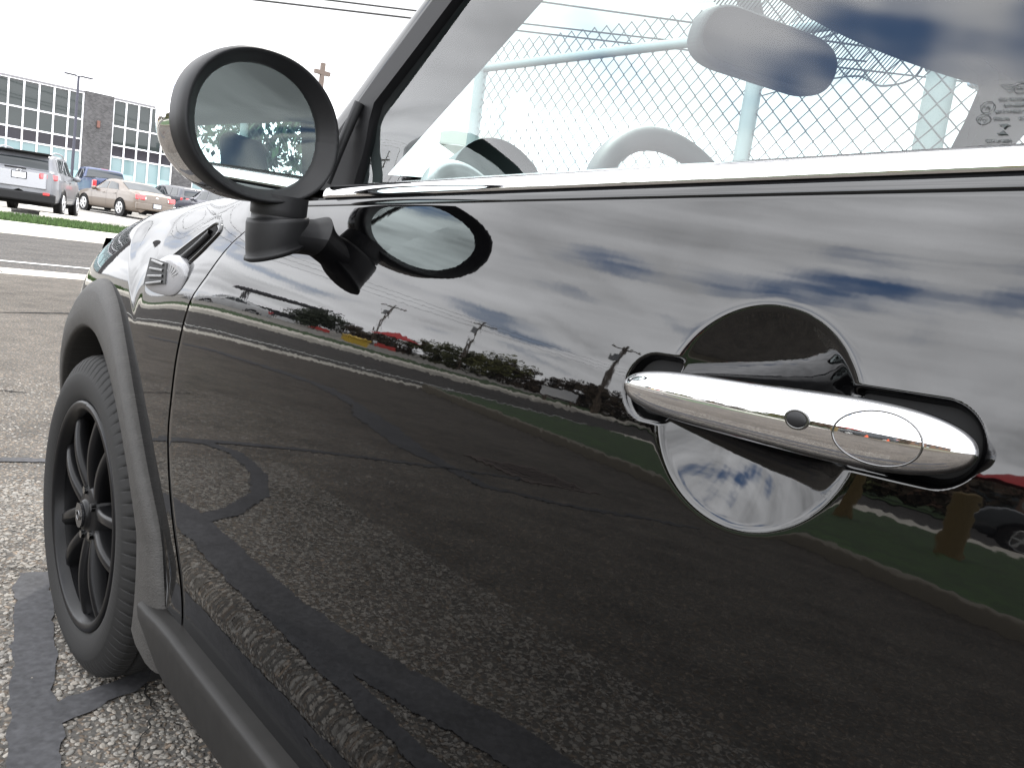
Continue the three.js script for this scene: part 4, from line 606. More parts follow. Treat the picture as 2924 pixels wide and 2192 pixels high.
// ------------------------------------------------------------------ parked cars
function parkedCar(name, label, category, o) {
  const g = grp(name); tag(g, label, category, o.group); g.position.set(o.x, o.y, o.z); g.rotation.y = o.turn; // local +x is the front
  const L = o.L, top = spline(o.top), bl = spline(o.belt), bot = spline(o.bot ?? [[0, 0.32], [L, 0.32]]);
  const wid = s => o.W * (1 - 0.05 * Math.abs(2 * s / L - 1) ** 3 - 0.13 * Math.abs(2 * s / L - 1) ** 12);
  const P = (s, t) => { // t 0..7 up the section on one side
    const w = wid(s), b = bl(s), tp = Math.max(top(s), b + 0.004), gr = clamp((tp - b) / 0.5, 0, 1), bo = bot(s);
    const pts = [[w * 0.86, bo], [w * 0.97, bo + 0.05], [w, bo + 0.22], [w * 1.0, b - 0.16], [w * 0.965, b], [w * (0.945 - 0.16 * gr), lerp(b + 0.002, tp - 0.045, gr)], [w * (0.86 - 0.2 * gr), tp - 0.006], [0, tp + 0.012]];
    const i = Math.min(6, Math.floor(t)), f = t - i; return [lerp(pts[i][0], pts[i + 1][0], f), lerp(pts[i][1], pts[i + 1][1], f)];
  };
  const ns = 72, ts = [0, 0.5, 1, 1.5, 2, 2.5, 3, 3.3, 3.6, 3.85, 4, 4.12, 4.4, 4.7, 4.9, 5, 5.2, 5.6, 6, 6.5, 7];
  const ring = s => [...ts.map(t => { const p = P(s, t); return [L / 2 - s, p[1], p[0]]; }), ...[...ts].reverse().slice(1).map(t => { const p = P(s, t); return [L / 2 - s, p[1], -p[0]]; })];
  const rows = []; for (let i = 0; i <= ns; i++) rows.push(ring(L * (0.5 - 0.5 * Math.cos(Math.PI * i / ns)) * 0.0 + L * i / ns));
  const shrink = r => r.map(p => [p[0], lerp(p[1], 0.62, 1), p[2] * 0.02]);
  rows.unshift(shrink(rows[0])); rows.push(shrink(rows[rows.length - 1]));
  const paint = phys(o.color, { roughness: 0.4, metalness: 0.25, clearcoat: 0.5, clearcoatRoughness: 0.05 });
  mesh('body', rowsGeo(rows), paint, g);
  const patch = (nm, s0, s1, t0, t1, mat, sk0 = 0, sk1 = 0, off = 0.008, side = 1, nn = 10) => mesh(nm, gridGeo(nn, 6, (u, v) => { const t = lerp(t0, t1, v), s = lerp(s0 + sk0 * v, s1 + sk1 * v, u), p = P(s, t); return [L / 2 - s, p[1] + (t > 5 ? off : 0.2 * off), side * (p[0] + (t <= 5.3 ? off : 0))]; }, side > 0), mat, g);
  const glass = phys(lin(0.02, 0.024, 0.026), { roughness: 0.02, ior: 1.45 });
  for (const side of [-1, 1]) for (const [s0, s1, a, c] of o.side) patch('side_window', s0, s1, 4.14, 4.86, glass, a, c, 0.008, side);
  const across = (nm, s0, s1, y) => mesh(nm, gridGeo(8, 16, (u, v) => { const s = lerp(s0, s1, u), z = (v * 2 - 1) * wid(s) * lerp(0.74, 0.84, (s1 > L / 2 ? u : 1 - u)), tp = top(s); return [L / 2 - s + (s1 > L / 2 ? -0.012 : 0.012), tp + 0.012 - 0.02 * (v * 2 - 1) ** 2, z]; }), glass, g);
  across('windscreen', o.ws[0], o.ws[1]); across('rear_window', o.rw[0], o.rw[1]);
  for (const side of [-1, 1]) {
    for (const ws of o.wheels) {
      const w = grp('wheel', g); w.position.set(L / 2 - ws, o.R, side * (o.W - 0.10));
      const ty = new THREE.CylinderGeometry(o.R, o.R, 0.21, 32); ty.rotateX(Math.PI / 2); mesh('tyre', ty, M.tyre, w);
      const rim = new THREE.CylinderGeometry(o.R * 0.66, o.R * 0.66, 0.02, 28); rim.rotateX(Math.PI / 2); rim.translate(0, 0, side * 0.102); mesh('rim', rim, std(lin(0.1, 0.1, 0.1), 0.4, 0.6), w);
      for (let k = 0; k < 5; k++) { const sp = bx(0.055, o.R * 0.62, 0.025, 0, o.R * 0.33, side * 0.118, 0.008); sp.rotateZ(k * 1.2566); mesh('spoke', sp, std(lin(0.55, 0.55, 0.55), 0.3, 0.8), w); }
      const lp = new THREE.TorusGeometry(o.R * 0.66, 0.016, 8, 28); lp.translate(0, 0, side * 0.105); mesh('rim_ring', lp, std(lin(0.55, 0.55, 0.55), 0.3, 0.8), w);
      const ar = new THREE.TorusGeometry(o.R + 0.04, 0.035, 8, 28, Math.PI); const am = mesh('arch', ar, o.arch ?? M.void, g); am.position.set(L / 2 - ws, o.R, side * (wid(ws) - 0.005));
      const wd = new THREE.CylinderGeometry(o.R + 0.04, o.R + 0.04, 0.05, 28, 1, false, -Math.PI / 2, Math.PI); wd.rotateX(Math.PI / 2); wd.rotateZ(0); const wm = mesh('wheel_house_shade', wd, M.plastic, g); wm.position.set(L / 2 - ws, o.R, side * (wid(ws) - 0.022));  // dark half disc painted in for the shade of the open wheel arch
    }
    const rl = o.lamp; const lg = new RoundedBoxGeometry(0.16, rl[1], rl[0], 2, 0.03); const lm = mesh('tail_lamp', lg, phys(lin(0.45, 0.02, 0.025), { roughness: 0.12, clearcoat: 1 }), g); lm.position.set(-L / 2 + 0.07 + (rl[4] ?? 0), rl[2], side * rl[3]); lm.rotation.y = side * (rl[5] ?? 0.35);
    const mg = new THREE.SphereGeometry(0.1, 12, 8); mg.scale(0.7, 0.75, 1.1); const mm = mesh('door_mirror', mg, o.mirror ?? paint, g); mm.position.set(L / 2 - o.mir[0], o.mir[1], side * (o.W + 0.06));
    const hl = mesh('headlamp', new RoundedBoxGeometry(0.2, 0.16, 0.34, 2, 0.04), phys(lin(0.7, 0.7, 0.72), { roughness: 0.1, clearcoat: 1 }), g); hl.position.set(L / 2 - 0.1, o.hl ?? 0.7, side * (o.W - 0.3)); hl.rotation.y = -side * 0.5;
    for (const ds of o.doors ?? []) { const dh = mesh('door_handle', bx(0.18, 0.03, 0.03, 0, 0, 0, 0.01), o.chromeHandle ? M.chrome : paint, g); dh.position.set(L / 2 - ds, bl(ds) - 0.12, side * (wid(ds) + 0.012)); }
    for (const ds of o.gaps ?? []) mesh('door_gap_shade', gridGeo(1, 8, (u, v) => { const t = lerp(1.2, 4.05, v), s = ds + u * 0.012, p = P(s, t); return [L / 2 - s, p[1], side * (p[0] + 0.003)]; }, side > 0), M.rubber, g);  // dark strips laid on the body as the shade inside the door gaps
  }
  const bump = mesh('rear_bumper', new RoundedBoxGeometry(0.14, o.bumper[0], o.W * 1.9, 2, 0.05), o.bumper[2] ?? paint, g); bump.position.set(-L / 2 + 0.02, o.bumper[1], 0);
  const pl = mesh('number_plate', bx(0.02, 0.15, 0.32, 0, 0, 0), std(lin(0.62, 0.64, 0.68), 0.5), g); pl.position.set(-L / 2 - (o.plate[1] ?? 0.02), o.plate[0], 0);
  const pf = mesh('plate_frame', merge([bx(0.014, 0.02, 0.36, 0, 0.085, 0), bx(0.014, 0.02, 0.36, 0, -0.085, 0), bx(0.014, 0.19, 0.02, 0, 0, 0.17), bx(0.014, 0.19, 0.02, 0, 0, -0.17)]), M.void, g); pf.position.copy(pl.position); pf.position.x -= 0.006;
  mesh('underbody', bx(L * 0.86, 0.16, o.W * 1.6, 0, 0.3, 0), M.void, g);
  return g;
}
const SUVP = { L: 4.6, W: 0.925, R: 0.35, top: [[0, 0.78], [0.1, 0.93], [0.5, 1.02], [1.15, 1.10], [1.3, 1.14], [2.05, 1.60], [2.6, 1.66], [3.6, 1.65], [4.2, 1.60], [4.36, 1.52], [4.52, 1.12], [4.58, 1.0], [4.6, 0.9]], belt: [[0, 0.72], [0.4, 0.95], [1.2, 1.06], [3, 1.10], [4.6, 1.14]], side: [[1.75, 2.65, 0.42, 0], [2.72, 3.5, 0, 0], [3.58, 4.12, 0, -0.14]], ws: [1.36, 2.02], rw: [4.4, 4.53], wheels: [0.9, 3.56], mir: [1.75, 1.12], doors: [2.5, 3.4], gaps: [1.55, 2.68, 3.62] };
{
  const suv = parkedCar('suv_car', 'silver suv with black roof spoiler and dark lower bumper on the far lot', 'car', { ...SUVP, x: 5.2, y: lotAt(-28), z: -28.0, turn: Math.PI / 2 - 21 * RAD, color: lin(0.125, 0.128, 0.138), lamp: [0.46, 0.15, 1.02, 0.66, 0.02, 0.45], bumper: [0.26, 0.44, M.plastic], plate: [0.98, 0.05], arch: M.plastic, group: undefined });
  const L = 4.6, sp = mesh('roof_spoiler', bx(0.34, 0.05, 1.36, -L / 2 + 0.16, 1.60, 0, 0.02), M.void, suv);
  mesh('tailgate_panel', bx(0.06, 0.42, 1.3, -L / 2 - 0.01, 0.88, 0, 0.025), phys(lin(0.18, 0.183, 0.195), { roughness: 0.25, metalness: 0.55, clearcoat: 1 }), suv);
  for (const s of [-1, 1]) mesh('roof_bar', tube([[-1.7, 1.62, s * 0.62], [-1.3, 1.70, s * 0.63], [0.1, 1.71, s * 0.63], [0.4, 1.64, s * 0.62]], 0.022, 20, 8), std(lin(0.4, 0.4, 0.42), 0.3, 0.8), suv);
  mesh('rear_wiper', bx(0.02, 0.03, 0.5, -L / 2 - 0.02, 1.16, -0.1), M.void, suv); for (const s of [-1, 1]) mesh('bumper_reflector', bx(0.03, 0.07, 0.16, -L / 2 - 0.055, 0.56, s * 0.66, 0.01), phys(lin(0.4, 0.02, 0.02), { roughness: 0.2 }), suv);
  const em = new THREE.TorusGeometry(0.05, 0.01, 6, 20); em.scale(1, 0.65, 1); em.rotateY(Math.PI / 2); em.translate(-L / 2 - 0.05, 1.1, 0); mesh('tailgate_emblem', em, M.chrome, suv);
}
{
  const sed = parkedCar('sedan_car', 'beige metallic sedan with red tail lamps parked beside the blue pickup', 'car', { L: 4.85, W: 0.9, R: 0.33, x: 10.35, y: lotAt(-37.6), z: -37.4, turn: Math.PI / 2 + 13 * RAD, color: lin(0.09, 0.068, 0.05), top: [[0, 0.62], [0.08, 0.72], [0.5, 0.86], [1.35, 0.98], [1.45, 1.0], [2.15, 1.38], [2.6, 1.45], [3.1, 1.43], [3.4, 1.37], [4.1, 1.08], [4.2, 1.05], [4.7, 1.02], [4.82, 0.9], [4.85, 0.8]], belt: [[0, 0.6], [0.5, 0.82], [1.4, 0.95], [3, 0.98], [4.3, 1.0], [4.85, 0.86]], side: [[1.8, 2.62, 0.42, 0], [2.7, 3.55, 0, -0.28]], ws: [1.5, 2.12], rw: [3.42, 4.06], wheels: [0.92, 3.72], mir: [1.8, 0.98], doors: [2.45, 3.3], gaps: [1.5, 2.66, 3.45], lamp: [0.36, 0.2, 0.84, 0.66, 0, 0.4], bumper: [0.28, 0.5], plate: [0.56, 0.06], bot: [[0, 0.24], [4.85, 0.24]] });
  for (const s of [-1, 1]) mesh('reverse_lamp', bx(0.02, 0.09, 0.12, -4.85 / 2 - 0.02, 0.82, s * 0.52, 0.01), std(lin(0.7, 0.62, 0.6), 0.3), sed);
  mesh('boot_emblem', bx(0.01, 0.03, 0.1, -4.85 / 2 - 0.01, 0.88, 0), M.chrome, sed);
  mesh('side_moulding', bx(2.4, 0.03, 0.02, 0.1, 0.42, 0.905), M.chrome, sed);
}
{
  const px = { L: 5.6, W: 0.99, R: 0.39, top: [[0, 0.9], [0.1, 1.1], [0.6, 1.2], [1.4, 1.24], [1.5, 1.28], [2.2, 1.82], [2.7, 1.9], [3.45, 1.88], [3.62, 1.8], [3.78, 1.4], [3.85, 1.38], [5.5, 1.4], [5.6, 1.38]], belt: [[0, 0.88], [0.5, 1.14], [1.5, 1.22], [3.7, 1.28], [3.85, 1.36], [5.6, 1.36]], side: [[1.95, 2.75, 0.42, 0], [2.82, 3.5, 0, -0.08]], ws: [1.55, 2.2], rw: [3.62, 3.77], wheels: [0.95, 4.5], mir: [2.0, 1.3], doors: [2.6, 3.35], gaps: [1.8, 2.78, 3.6] };
  const p = parkedCar('pickup_truck', 'dark blue pickup truck with chrome rear bumper beyond the silver suv', 'truck', { ...px, x: 11.0, y: lotAt(-43), z: -43.6, turn: Math.PI / 2 - 1 * RAD, color: lin(0.006, 0.02, 0.075), lamp: [0.17, 0.42, 1.08, 0.9, -0.05, 0.05], bumper: [0.2, 0.62, M.chrome], plate: [0.62, 0.1], bot: [[0, 0.45], [5.6, 0.45]], mirror: M.plastic });
  mesh('tailgate', bx(0.05, 0.56, 1.6, -2.81, 1.06, 0, 0.02), phys(lin(0.006, 0.02, 0.075), { roughness: 0.25, metalness: 0.5, clearcoat: 1 }), p); const e = new THREE.CylinderGeometry(0.09, 0.09, 0.02, 24); e.rotateZ(Math.PI / 2); e.scale(1, 0.55, 1.3); e.translate(-2.845, 1.12, 0.0); mesh('tailgate_emblem', e, std(lin(0.4, 0.45, 0.55), 0.3, 0.5), p);
  mesh('bed_rail', bx(1.75, 0.04, 0.1, -1.9, 1.405, -0.9, 0.01), M.plastic, p); mesh('brake_lamp', bx(0.03, 0.05, 0.3, -0.72, 1.86, 0, 0.01), phys(lin(0.4, 0.02, 0.02), { roughness: 0.2 }), p);
}
parkedCar('suv_car', 'dark suv with black roof spoiler half hidden behind the beige sedan', 'car', { ...SUVP, x: 14.6, y: lotAt(-44), z: -44, turn: Math.PI / 2 + 10 * RAD, color: lin(0.03, 0.03, 0.035), lamp: [0.4, 0.15, 1.02, 0.66, 0.02, 0.45], bumper: [0.26, 0.44, M.plastic], plate: [0.9, 0.05], arch: M.plastic });
parkedCar('suv_car', 'dark red tailed suv mostly hidden by the side mirror cap', 'car', { ...SUVP, x: 14.9, y: lotAt(-39), z: -39, turn: Math.PI / 2 + 14 * RAD, color: lin(0.05, 0.05, 0.06), lamp: [0.5, 0.2, 1.05, 0.64, 0.02, 0.45], bumper: [0.26, 0.44, M.plastic], plate: [0.9, 0.05], arch: M.plastic });
parkedCar('sedan_car', 'white sedan passing on the road, mirrored in the black door', 'car', { L: 4.7, W: 0.9, R: 0.33, x: -12, y: 0.0, z: -34, turn: 0.05, color: lin(0.4, 0.4, 0.4), top: [[0, 0.62], [0.08, 0.72], [0.5, 0.86], [1.35, 0.98], [1.45, 1.0], [2.15, 1.38], [2.6, 1.45], [3.1, 1.43], [3.4, 1.37], [4.1, 1.08], [4.2, 1.05], [4.55, 1.02], [4.68, 0.9], [4.7, 0.8]], belt: [[0, 0.6], [0.5, 0.82], [1.4, 0.95], [3, 0.98], [4.3, 1.0], [4.7, 0.86]], side: [[1.8, 2.62, 0.42, 0], [2.7, 3.55, 0, -0.28]], ws: [1.5, 2.12], rw: [3.42, 4.06], wheels: [0.92, 3.72], mir: [1.8, 0.98], doors: [2.45, 3.3], gaps: [1.5, 2.66], lamp: [0.36, 0.2, 0.84, 0.66, 0, 0.4], bumper: [0.28, 0.5], plate: [0.56, 0.06], bot: [[0, 0.24], [4.7, 0.24]] });
parkedCar('suv_car', 'dark suv parked beyond the grass strip, mirrored low in the black door', 'car', { ...SUVP, x: -14.6, y: 0.01, z: -2.2, turn: Math.PI / 2, color: lin(0.04, 0.045, 0.05), lamp: [0.4, 0.15, 1.02, 0.66, 0.02, 0.45], bumper: [0.26, 0.44, M.plastic], plate: [0.9, 0.05] });

// ------------------------------------------------------------------ chain-link fence beyond the car
{
  const f = grp('chain_link_fence'); f.position.set(2.7, 0, 0); tag(f, 'galvanised chain link fence with top rail along the far side of the hatchback', 'fence');
  const galv = std(lin(0.2, 0.225, 0.225), 0.6, 0.2), wire = phys(lin(0.06, 0.058, 0.056), { roughness: 0.6, specularIntensity: 0.4 });
  for (const z of [-4.12, -2.2, -0.2, 1.8, 3.8, 5.8]) { const p = mesh('post', cyl(0.036, 0.036, [0, 0, z], [0, 1.97, z], 16), galv, f); mesh('post_cap', new THREE.SphereGeometry(0.04, 16, 8, 0, 6.3, 0, 1.6).translate(0, 1.965, z), galv, p); mesh('tension_band', new THREE.TorusGeometry(0.038, 0.004, 6, 20).rotateX(Math.PI / 2).translate(0, 1.2, z), galv, p); }
  mesh('top_rail', cyl(0.024, 0.024, [0, 1.985, -4.15], [0, 1.985, 5.9], 14), galv, f);
  const pitch = 0.084, half = 0.021, r = 0.0034, n = 25, pts = []; for (let k = 0; k <= n * 2; k++) pts.push([0, 0.02 + k * pitch / 2, (k % 2 ? 1 : -1) * half]);
  const zig = shift => { const rows = pts.map((p, i) => { const s = shift ? -1 : 1, row = []; for (let a = 0; a < 4; a++) { const t = a / 4 * 6.2832; row.push([r * Math.cos(t) + (i % 2 ? 0.0022 : -0.0022) * s, p[1], p[2] * s + r * 1.25 * Math.sin(t)]); } return row; }); return rowsGeo(rows, true); };
  const ga = zig(false), gb = zig(true); let k = 0;
  for (let z = -4.08; z < 5.8; z += half * 2) { const w = mesh('wire', k % 2 ? ga : gb, wire, f); w.position.z = z; k++; }
  const sg = mesh('fence_sign', bx(0.004, 0.2, 0.16, -0.01, 1.72, -3.72), std(lin(0.75, 0.78, 0.78), 0.6), f);
}
{ // service pole just behind the fence, with a junction box and looped cable
  const p = grp('service_pole'); p.position.set(3.12, 0, -1.61); tag(p, 'thick grey service pole with cable box standing just behind the fence', 'pole');
  const pm = std(lin(0.2, 0.225, 0.22), 0.75); mesh('pole', cyl(0.062, 0.05, [0, 0, 0], [0.02, 5.2, 0], 18), pm, p);
  mesh('cable_box', bx(0.06, 0.09, 0.05, 0.03, 1.87, 0.13, 0.008), std(lin(0.2, 0.24, 0.3), 0.6), p); mesh('box_bracket', bx(0.05, 0.02, 0.12, 0.02, 1.90, 0.075), M.chromeDark, p);
  mesh('cable_loop', tube([[0, 2.05, -0.06], [0.3, 1.96, -0.25], [0.5, 1.98, -0.5], [0.8, 2.12, -0.8], [1.4, 2.26, -1.5], [2.4, 2.45, -2.6]], 0.006, 60, 6), M.rubber, p); mesh('cable', tube([[0, 2.2, -0.05], [1.2, 2.5, -1.2], [3.5, 3.1, -3.4]], 0.008, 40, 6), M.rubber, p); mesh('tie_wire', tube([[0.05, 1.9, 0.1], [0.12, 1.82, 0.2], [0.02, 1.78, 0.24], [0.1, 1.74, 0.16]], 0.004, 30, 5), M.chromeDark, p);
  mesh('clamp', new THREE.TorusGeometry(0.064, 0.008, 6, 20).rotateX(Math.PI / 2).translate(0.008, 1.9, 0), M.chromeDark, p);
}
{ // filling station canopy seen through the windscreen
  const c = grp('station_canopy'); c.position.set(26.0, 0, -31.8); c.rotation.y = 42 * RAD; tag(c, 'beige flat station canopy with sign beyond the chain link fence', 'canopy');
  const fm = std(lin(0.42, 0.4, 0.37), 0.8); mesh('fascia', bx(4.4, 0.72, 3.0, 0.0, 6.05, -1.5, 0.03), fm, c); mesh('fascia_band', bx(4.42, 0.08, 3.02, 0, 5.72, -1.5), std(lin(0.35, 0.33, 0.31), 0.8), c); for (const s of [-1, 1]) mesh('column', bx(0.4, 5.7, 0.4, s * 1.5, 2.85, -1.5), fm, c);
  mesh('roof_sign', bx(1.6, 0.13, 0.08, 0.1, 6.5, -0.3), std(lin(0.16, 0.17, 0.18), 0.6), c); mesh('sign_board', bx(0.9, 0.62, 0.06, 1.1, 6.72, -0.6), std(lin(0.6, 0.72, 0.74), 0.5), c);
  mesh('end_box', bx(0.9, 0.62, 1.2, -2.3, 6.12, -0.7, 0.03), fm, c); mesh('light_pole', cyl(0.16, 0.14, [-3.9, 0, 0], [-3.9, 7.6, 0], 10), std(lin(0.4, 0.43, 0.43), 0.6), c);
}
// ------------------------------------------------------------------ overhead lines
function wireThing(name, a, b, sag, r, label) { const A = V(...a), B = V(...b), p = []; for (let i = 0; i <= 24; i++) { const t = i / 24, q = A.clone().lerp(B, t); p.push([q.x, q.y - sag * 4 * t * (1 - t), q.z]); } return tag(mesh(name, tube(p, r, 60, 5), M.rubber), label, 'cable', 'overhead lines'); }
{
  const ex = (a, b, k0, k1) => [a.map((v, i) => v + (b[i] - v) * k0), a.map((v, i) => v + (b[i] - v) * k1)];
  const lab = 'thin dark overhead line crossing the sky beyond the windscreen';
  for (const [a, b, r] of [[[14.53, 9.30, -28.99], [16.59, 9.35, -27.15], 0.034], [[20.15, 10.3, -24.14], [24.65, 10.31, -20.08], 0.04], [[19.47, 9.16, -24.52], [24.03, 9.31, -20.44], 0.036]]) { const [p, q] = ex(a, b, -6, 7); wireThing('overhead_line', p, q, 0.15, r, lab); }
}
// ------------------------------------------------------------------ trees and hedges
function leafTree(name, label, o) {
  const t = grp(name); t.position.set(...o.at); tag(t, label, o.cat ?? 'tree', o.group); const r = rngOf(o.seed), h = o.h, bark = std(lin(0.06, 0.05, 0.04), 0.95), limbs = [];
  if (!o.hedge) { limbs.push(cyl(h * 0.028, h * 0.016, [0, -0.05, 0], [0.02 * h, h * 0.5, 0.01 * h], 10)); for (let k = 0; k < 9; k++) { const a = k * 2.4, y = h * (0.28 + 0.05 * k); limbs.push(cyl(h * 0.012, h * 0.004, [0.01 * h, y, 0], [Math.cos(a) * o.rx * 0.7, y + h * 0.2, Math.sin(a) * o.rz * 0.7], 6)); } mesh('trunk', merge(limbs), bark, t); }
  const P = [], C = [], I = [], nCl = o.clumps, per = o.per; let v = 0;
  for (let c = 0; c < nCl; c++) {
    let x, y, z; do { x = r() * 2 - 1; y = r() * 2 - 1; z = r() * 2 - 1; } while (x * x + y * y + z * z > 1 && !o.hedge);
    const cx = x * o.rx, cy = o.hedge ? h * (0.5 + 0.48 * y) : h * 0.62 + y * h * 0.38, cz = z * o.rz, cr = o.cr * (0.6 + 0.7 * r()), tone = 0.65 + 0.7 * r();
    for (let k = 0; k < per; k++) {
      const a = r() * 6.283, b = Math.acos(2 * r() - 1), rr = cr * Math.cbrt(r()), lx = cx + rr * Math.sin(b) * Math.cos(a), ly = cy + rr * Math.cos(b) * 0.8, lz = cz + rr * Math.sin(b) * Math.sin(a), s = o.leaf * (0.6 + 0.8 * r());
      const u = V(r() - 0.5, r() - 0.5, r() - 0.5).normalize(), w = V(r() - 0.5, r() - 0.5, r() - 0.5).cross(u).normalize();
      for (const [i, j] of [[-1, 0], [0, -0.45], [1, 0], [0, 0.45]]) { P.push(lx + (u.x * i + w.x * j) * s, Math.max(0.02, ly + (u.y * i + w.y * j) * s), lz + (u.z * i + w.z * j) * s); const q = tone * (0.8 + 0.4 * r()); C.push(o.col[0] * q, o.col[1] * q, o.col[2] * q); }
      I.push(v, v + 1, v + 2, v, v + 2, v + 3); v += 4;
    }
  }
  const g = new THREE.BufferGeometry(); g.setAttribute('position', new THREE.Float32BufferAttribute(P, 3)); g.setAttribute('color', new THREE.Float32BufferAttribute(C, 3)); g.setIndex(I); g.computeVertexNormals();
  mesh('crown', g, phys(0xffffff, { roughness: 0.85, vertexColors: true, side: THREE.DoubleSide }), t);
  return t;
}
leafTree('broadleaf_tree', 'leafy tree behind the fence, seen through the cabin in the side mirror', { at: [5.4, 0, 2.6], h: 6, rx: 1.9, rz: 1.9, clumps: 130, per: 60, cr: 0.42, leaf: 0.075, col: [0.05, 0.1, 0.03], seed: 3 });
leafTree('broadleaf_tree', 'darker leafy tree behind the fence beyond the rear of the hatchback', { at: [6.6, 0, 5.2], h: 6.5, rx: 2.2, rz: 2.2, clumps: 130, per: 55, cr: 0.5, leaf: 0.085, col: [0.04, 0.085, 0.03], seed: 8 });
leafTree('hedge', 'added unseen dark hedge behind the fence that darkens the side mirror view', { at: [4.9, 0, 0.7], h: 3.9, rx: 0.7, rz: 1.6, clumps: 420, per: 50, cr: 0.3, leaf: 0.075, col: [0.03, 0.06, 0.022], seed: 12, hedge: true, cat: 'hedge' });  // added hedge, placed only to darken what the side mirror shows
// brown hedge and trees across the side street, mirrored in the door
for (let k = 0; k < 7; k++) leafTree('hedge', 'brownish hedge across the side street, mirrored along the door skyline', { at: [-26.5 - 0.6 * (k % 3), 0.05, -44 + k * 7.2], h: 2.0 + 0.5 * ((k * 5) % 3) / 2, rx: 1.0, rz: 3.6, clumps: 60, per: 30, cr: 0.6, leaf: 0.2, col: k % 3 === 1 ? [0.08, 0.085, 0.03] : [0.075, 0.055, 0.035], seed: 40 + k, hedge: true, cat: 'hedge', group: 'hedges across the side street' });
leafTree('small_tree', 'small yellow green tree across the side street, mirrored in the door', { at: [-27, 0.05, -32], h: 3.0, rx: 1.7, rz: 1.7, clumps: 60, per: 30, cr: 0.45, leaf: 0.14, col: [0.14, 0.14, 0.05], seed: 70 });
leafTree('small_tree', 'dark round tree across the road, mirrored near the wing gap', { at: [-17.5, 0.05, -35], h: 2.5, rx: 1.3, rz: 1.3, clumps: 70, per: 30, cr: 0.5, leaf: 0.14, col: [0.04, 0.05, 0.03], seed: 71 });
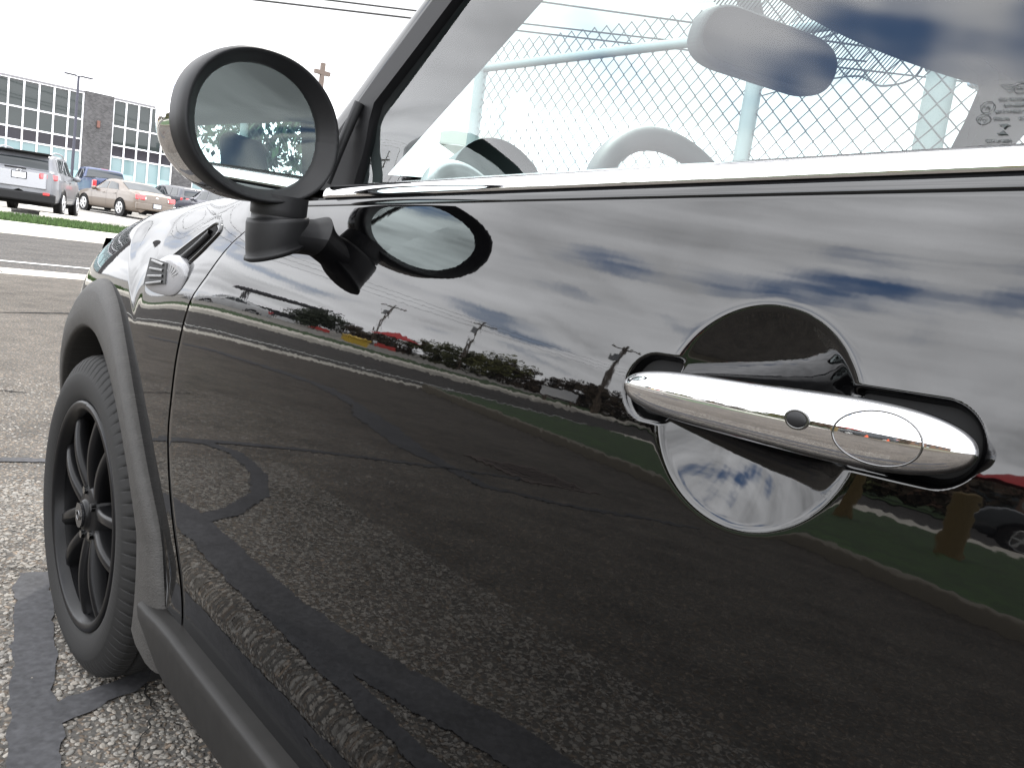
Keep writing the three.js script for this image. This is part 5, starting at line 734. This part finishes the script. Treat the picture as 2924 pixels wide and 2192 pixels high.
// ------------------------------------------------------------------ street furniture on the left, mirrored in the paint
{
  const wood = std(lin(0.1, 0.075, 0.055), 0.9), spots = [[-23.6, -21.6, 6.4], [-26, -34, 6.6], [-24.5, -41, 6.4], [-33, 6, 7]];
  const near = ['the notice board', 'the yellow green tree', 'the red parasol', 'the brick building'];
  spots.forEach(([x, z, h], i) => { const p = grp('utility_pole'); p.position.set(x, 0.05, z); tag(p, `wooden utility pole with crossarm across the side street near ${near[i]}`, 'utility pole', 'utility poles across the side street'); mesh('pole', cyl(0.14, 0.09, [0, 0, 0], [0, h, 0], 10), wood, p); mesh('crossarm', bx(1.8, 0.1, 0.09, 0, h - 0.4, 0.1), wood, p); for (const k of [-0.8, -0.3, 0.3, 0.8]) mesh('insulator', cyl(0.035, 0.025, [k, h - 0.35, 0.1], [k, h - 0.2, 0.1], 8), M.concrete, p); mesh('transformer', cyl(0.17, 0.17, [0.28, h - 1.7, 0], [0.28, h - 1.0, 0], 14), std(lin(0.25, 0.26, 0.27), 0.6), p); });
  for (const [k, w] of [[0, 'lowest'], [1, 'middle'], [2, 'highest']]) wireThing('power_line', [-50, 6.0 + 0.6 * k, -40 - k], [3.6, 7.4 + 0.9 * k, -31 - k], 0.6, 0.016, `${w} of three dark power lines strung along the front road`);
  const sg = grp('notice_board'); sg.position.set(-20.4, 0.06, -20.6); sg.rotation.y = 0.9; tag(sg, 'white notice board on two short posts at the grass edge', 'sign'); mesh('board', bx(1.3, 0.55, 0.05, 0, 0.72, 0), std(lin(0.7, 0.7, 0.7), 0.6), sg); for (const s of [-1, 1]) mesh('post', bx(0.09, 0.95, 0.09, s * 0.5, 0.47, -0.05), wood, sg);
  for (const [x, z, lab] of [[-8.2, -3.9, 'yellow brown timber bollard on the grass farther from the traffic cones'], [-7.3, -2.5, 'yellow brown timber bollard on the grass nearer the traffic cones']]) { const b = grp('bollard'); b.position.set(x, 0.12, z); tag(b, lab, 'bollard', 'timber bollards on the grass strip'); mesh('post', cyl(0.11, 0.11, [0, 0, 0], [0, 0.85, 0], 16), std(lin(0.15, 0.1, 0.035), 0.8), b); mesh('post_top', new THREE.SphereGeometry(0.11, 16, 8, 0, 6.3, 0, 1.57).scale(1, 0.4, 1).translate(0, 0.85, 0), std(lin(0.15, 0.1, 0.035), 0.8), b); }
  for (const [x, z] of [[-9.4, -1.7], [-10.2, -0.6]]) { const c = grp('traffic_cone'); c.position.set(x, 0.12, z); tag(c, 'orange traffic cone standing on the grass strip', 'traffic cone', 'orange cones on the grass strip'); mesh('cone', cyl(0.15, 0.03, [0, 0.03, 0], [0, 0.7, 0], 20), std(lin(0.7, 0.09, 0.02), 0.6), c); mesh('base', bx(0.38, 0.035, 0.38, 0, 0.018, 0), std(lin(0.5, 0.07, 0.02), 0.6), c); }
  for (const [x, z, s, lab] of [[-24, -38, 0.95, 'red parasol across the road, mirrored in the door below the side mirror'], [-24.5, -6.5, 1.2, 'red parasol across the side street, mirrored behind the door handle']]) { const u = grp('red_parasol'); u.position.set(x, 0.05, z); u.scale.setScalar(s); tag(u, lab, 'parasol'); mesh('canopy', new THREE.ConeGeometry(1.6, 0.7, 8, 1, true).translate(0, 2.3, 0), std(lin(0.45, 0.03, 0.03), 0.8), u); mesh('pole', cyl(0.03, 0.03, [0, 0, 0], [0, 2.6, 0], 8), M.chromeDark, u); }
  for (let k = 0; k < 5; k++) { const b = grp('barrier_block'); b.position.set(-16 - 1.9 * k, 0.02, -38.5 + 0.4 * k); b.rotation.y = 0.25; tag(b, 'red plastic road barrier block along the far road edge', 'barrier', 'red barrier blocks along the road'); mesh('block', new THREE.ExtrudeGeometry(new THREE.Shape([[-0.25, 0], [0.25, 0], [0.1, 0.75], [-0.1, 0.75]].map(p => new THREE.Vector2(...p))), { depth: 1.1, bevelEnabled: true, bevelSize: 0.02, bevelThickness: 0.02, bevelSegments: 1 }).rotateY(Math.PI / 2), std(lin(k % 2 ? 0.6 : 0.5, k % 2 ? 0.6 : 0.04, k % 2 ? 0.6 : 0.03), 0.6), b); }
  const bin = grp('grit_bin'); bin.position.set(-15.6, 0.01, -27.6); tag(bin, 'yellow grit bin with sloping lid beside the pavement', 'bin'); mesh('tub', bx(0.9, 0.7, 0.7, 0, 0.36, 0, 0.06), std(lin(0.6, 0.4, 0.04), 0.6), bin); mesh('lid', bx(0.98, 0.09, 0.78, 0, 0.76, 0, 0.03).rotateX(0.08), std(lin(0.55, 0.36, 0.04), 0.6), bin);
  const hs = grp('brick_house'); hs.position.set(-44, 0.06, 2); tag(hs, 'long low brown brick building across the side street, mirrored in the handle', 'building'); mesh('wall', bx(9, 3.4, 52, 0, 1.7, 0), std(lin(0.17, 0.1, 0.07), 0.9), hs); mesh('roof', bx(9.6, 0.35, 52.8, 0, 3.55, 0), std(lin(0.09, 0.08, 0.075), 0.8), hs); for (let k = 0; k < 11; k++) mesh('window', bx(0.05, 1.3, 1.9, 4.52, 1.9, -23 + k * 4.6), phys(lin(0.04, 0.05, 0.055), { roughness: 0.05 }), hs); for (const k of [-12, 9]) mesh('door', bx(0.05, 2.2, 1.1, 4.52, 1.1, k), std(lin(0.3, 0.3, 0.3), 0.6), hs);
  const sh = grp('roadside_shelter'); sh.position.set(-18.5, 0.05, -43); tag(sh, 'dark flat roofed shelter across the road, mirrored near the wing gap', 'shelter'); mesh('roof', bx(5.4, 0.35, 3, 0, 2.9, 0), std(lin(0.03, 0.03, 0.035), 0.6), sh); for (const x of [-2.4, 2.4]) mesh('column', bx(0.3, 2.8, 0.3, x, 1.4, 1.1), std(lin(0.04, 0.04, 0.04), 0.6), sh); mesh('back_wall', bx(5, 1.3, 0.15, 0, 0.65, -1.2), std(lin(0.05, 0.05, 0.055), 0.8), sh);
}
renderer.render(scene, camera);
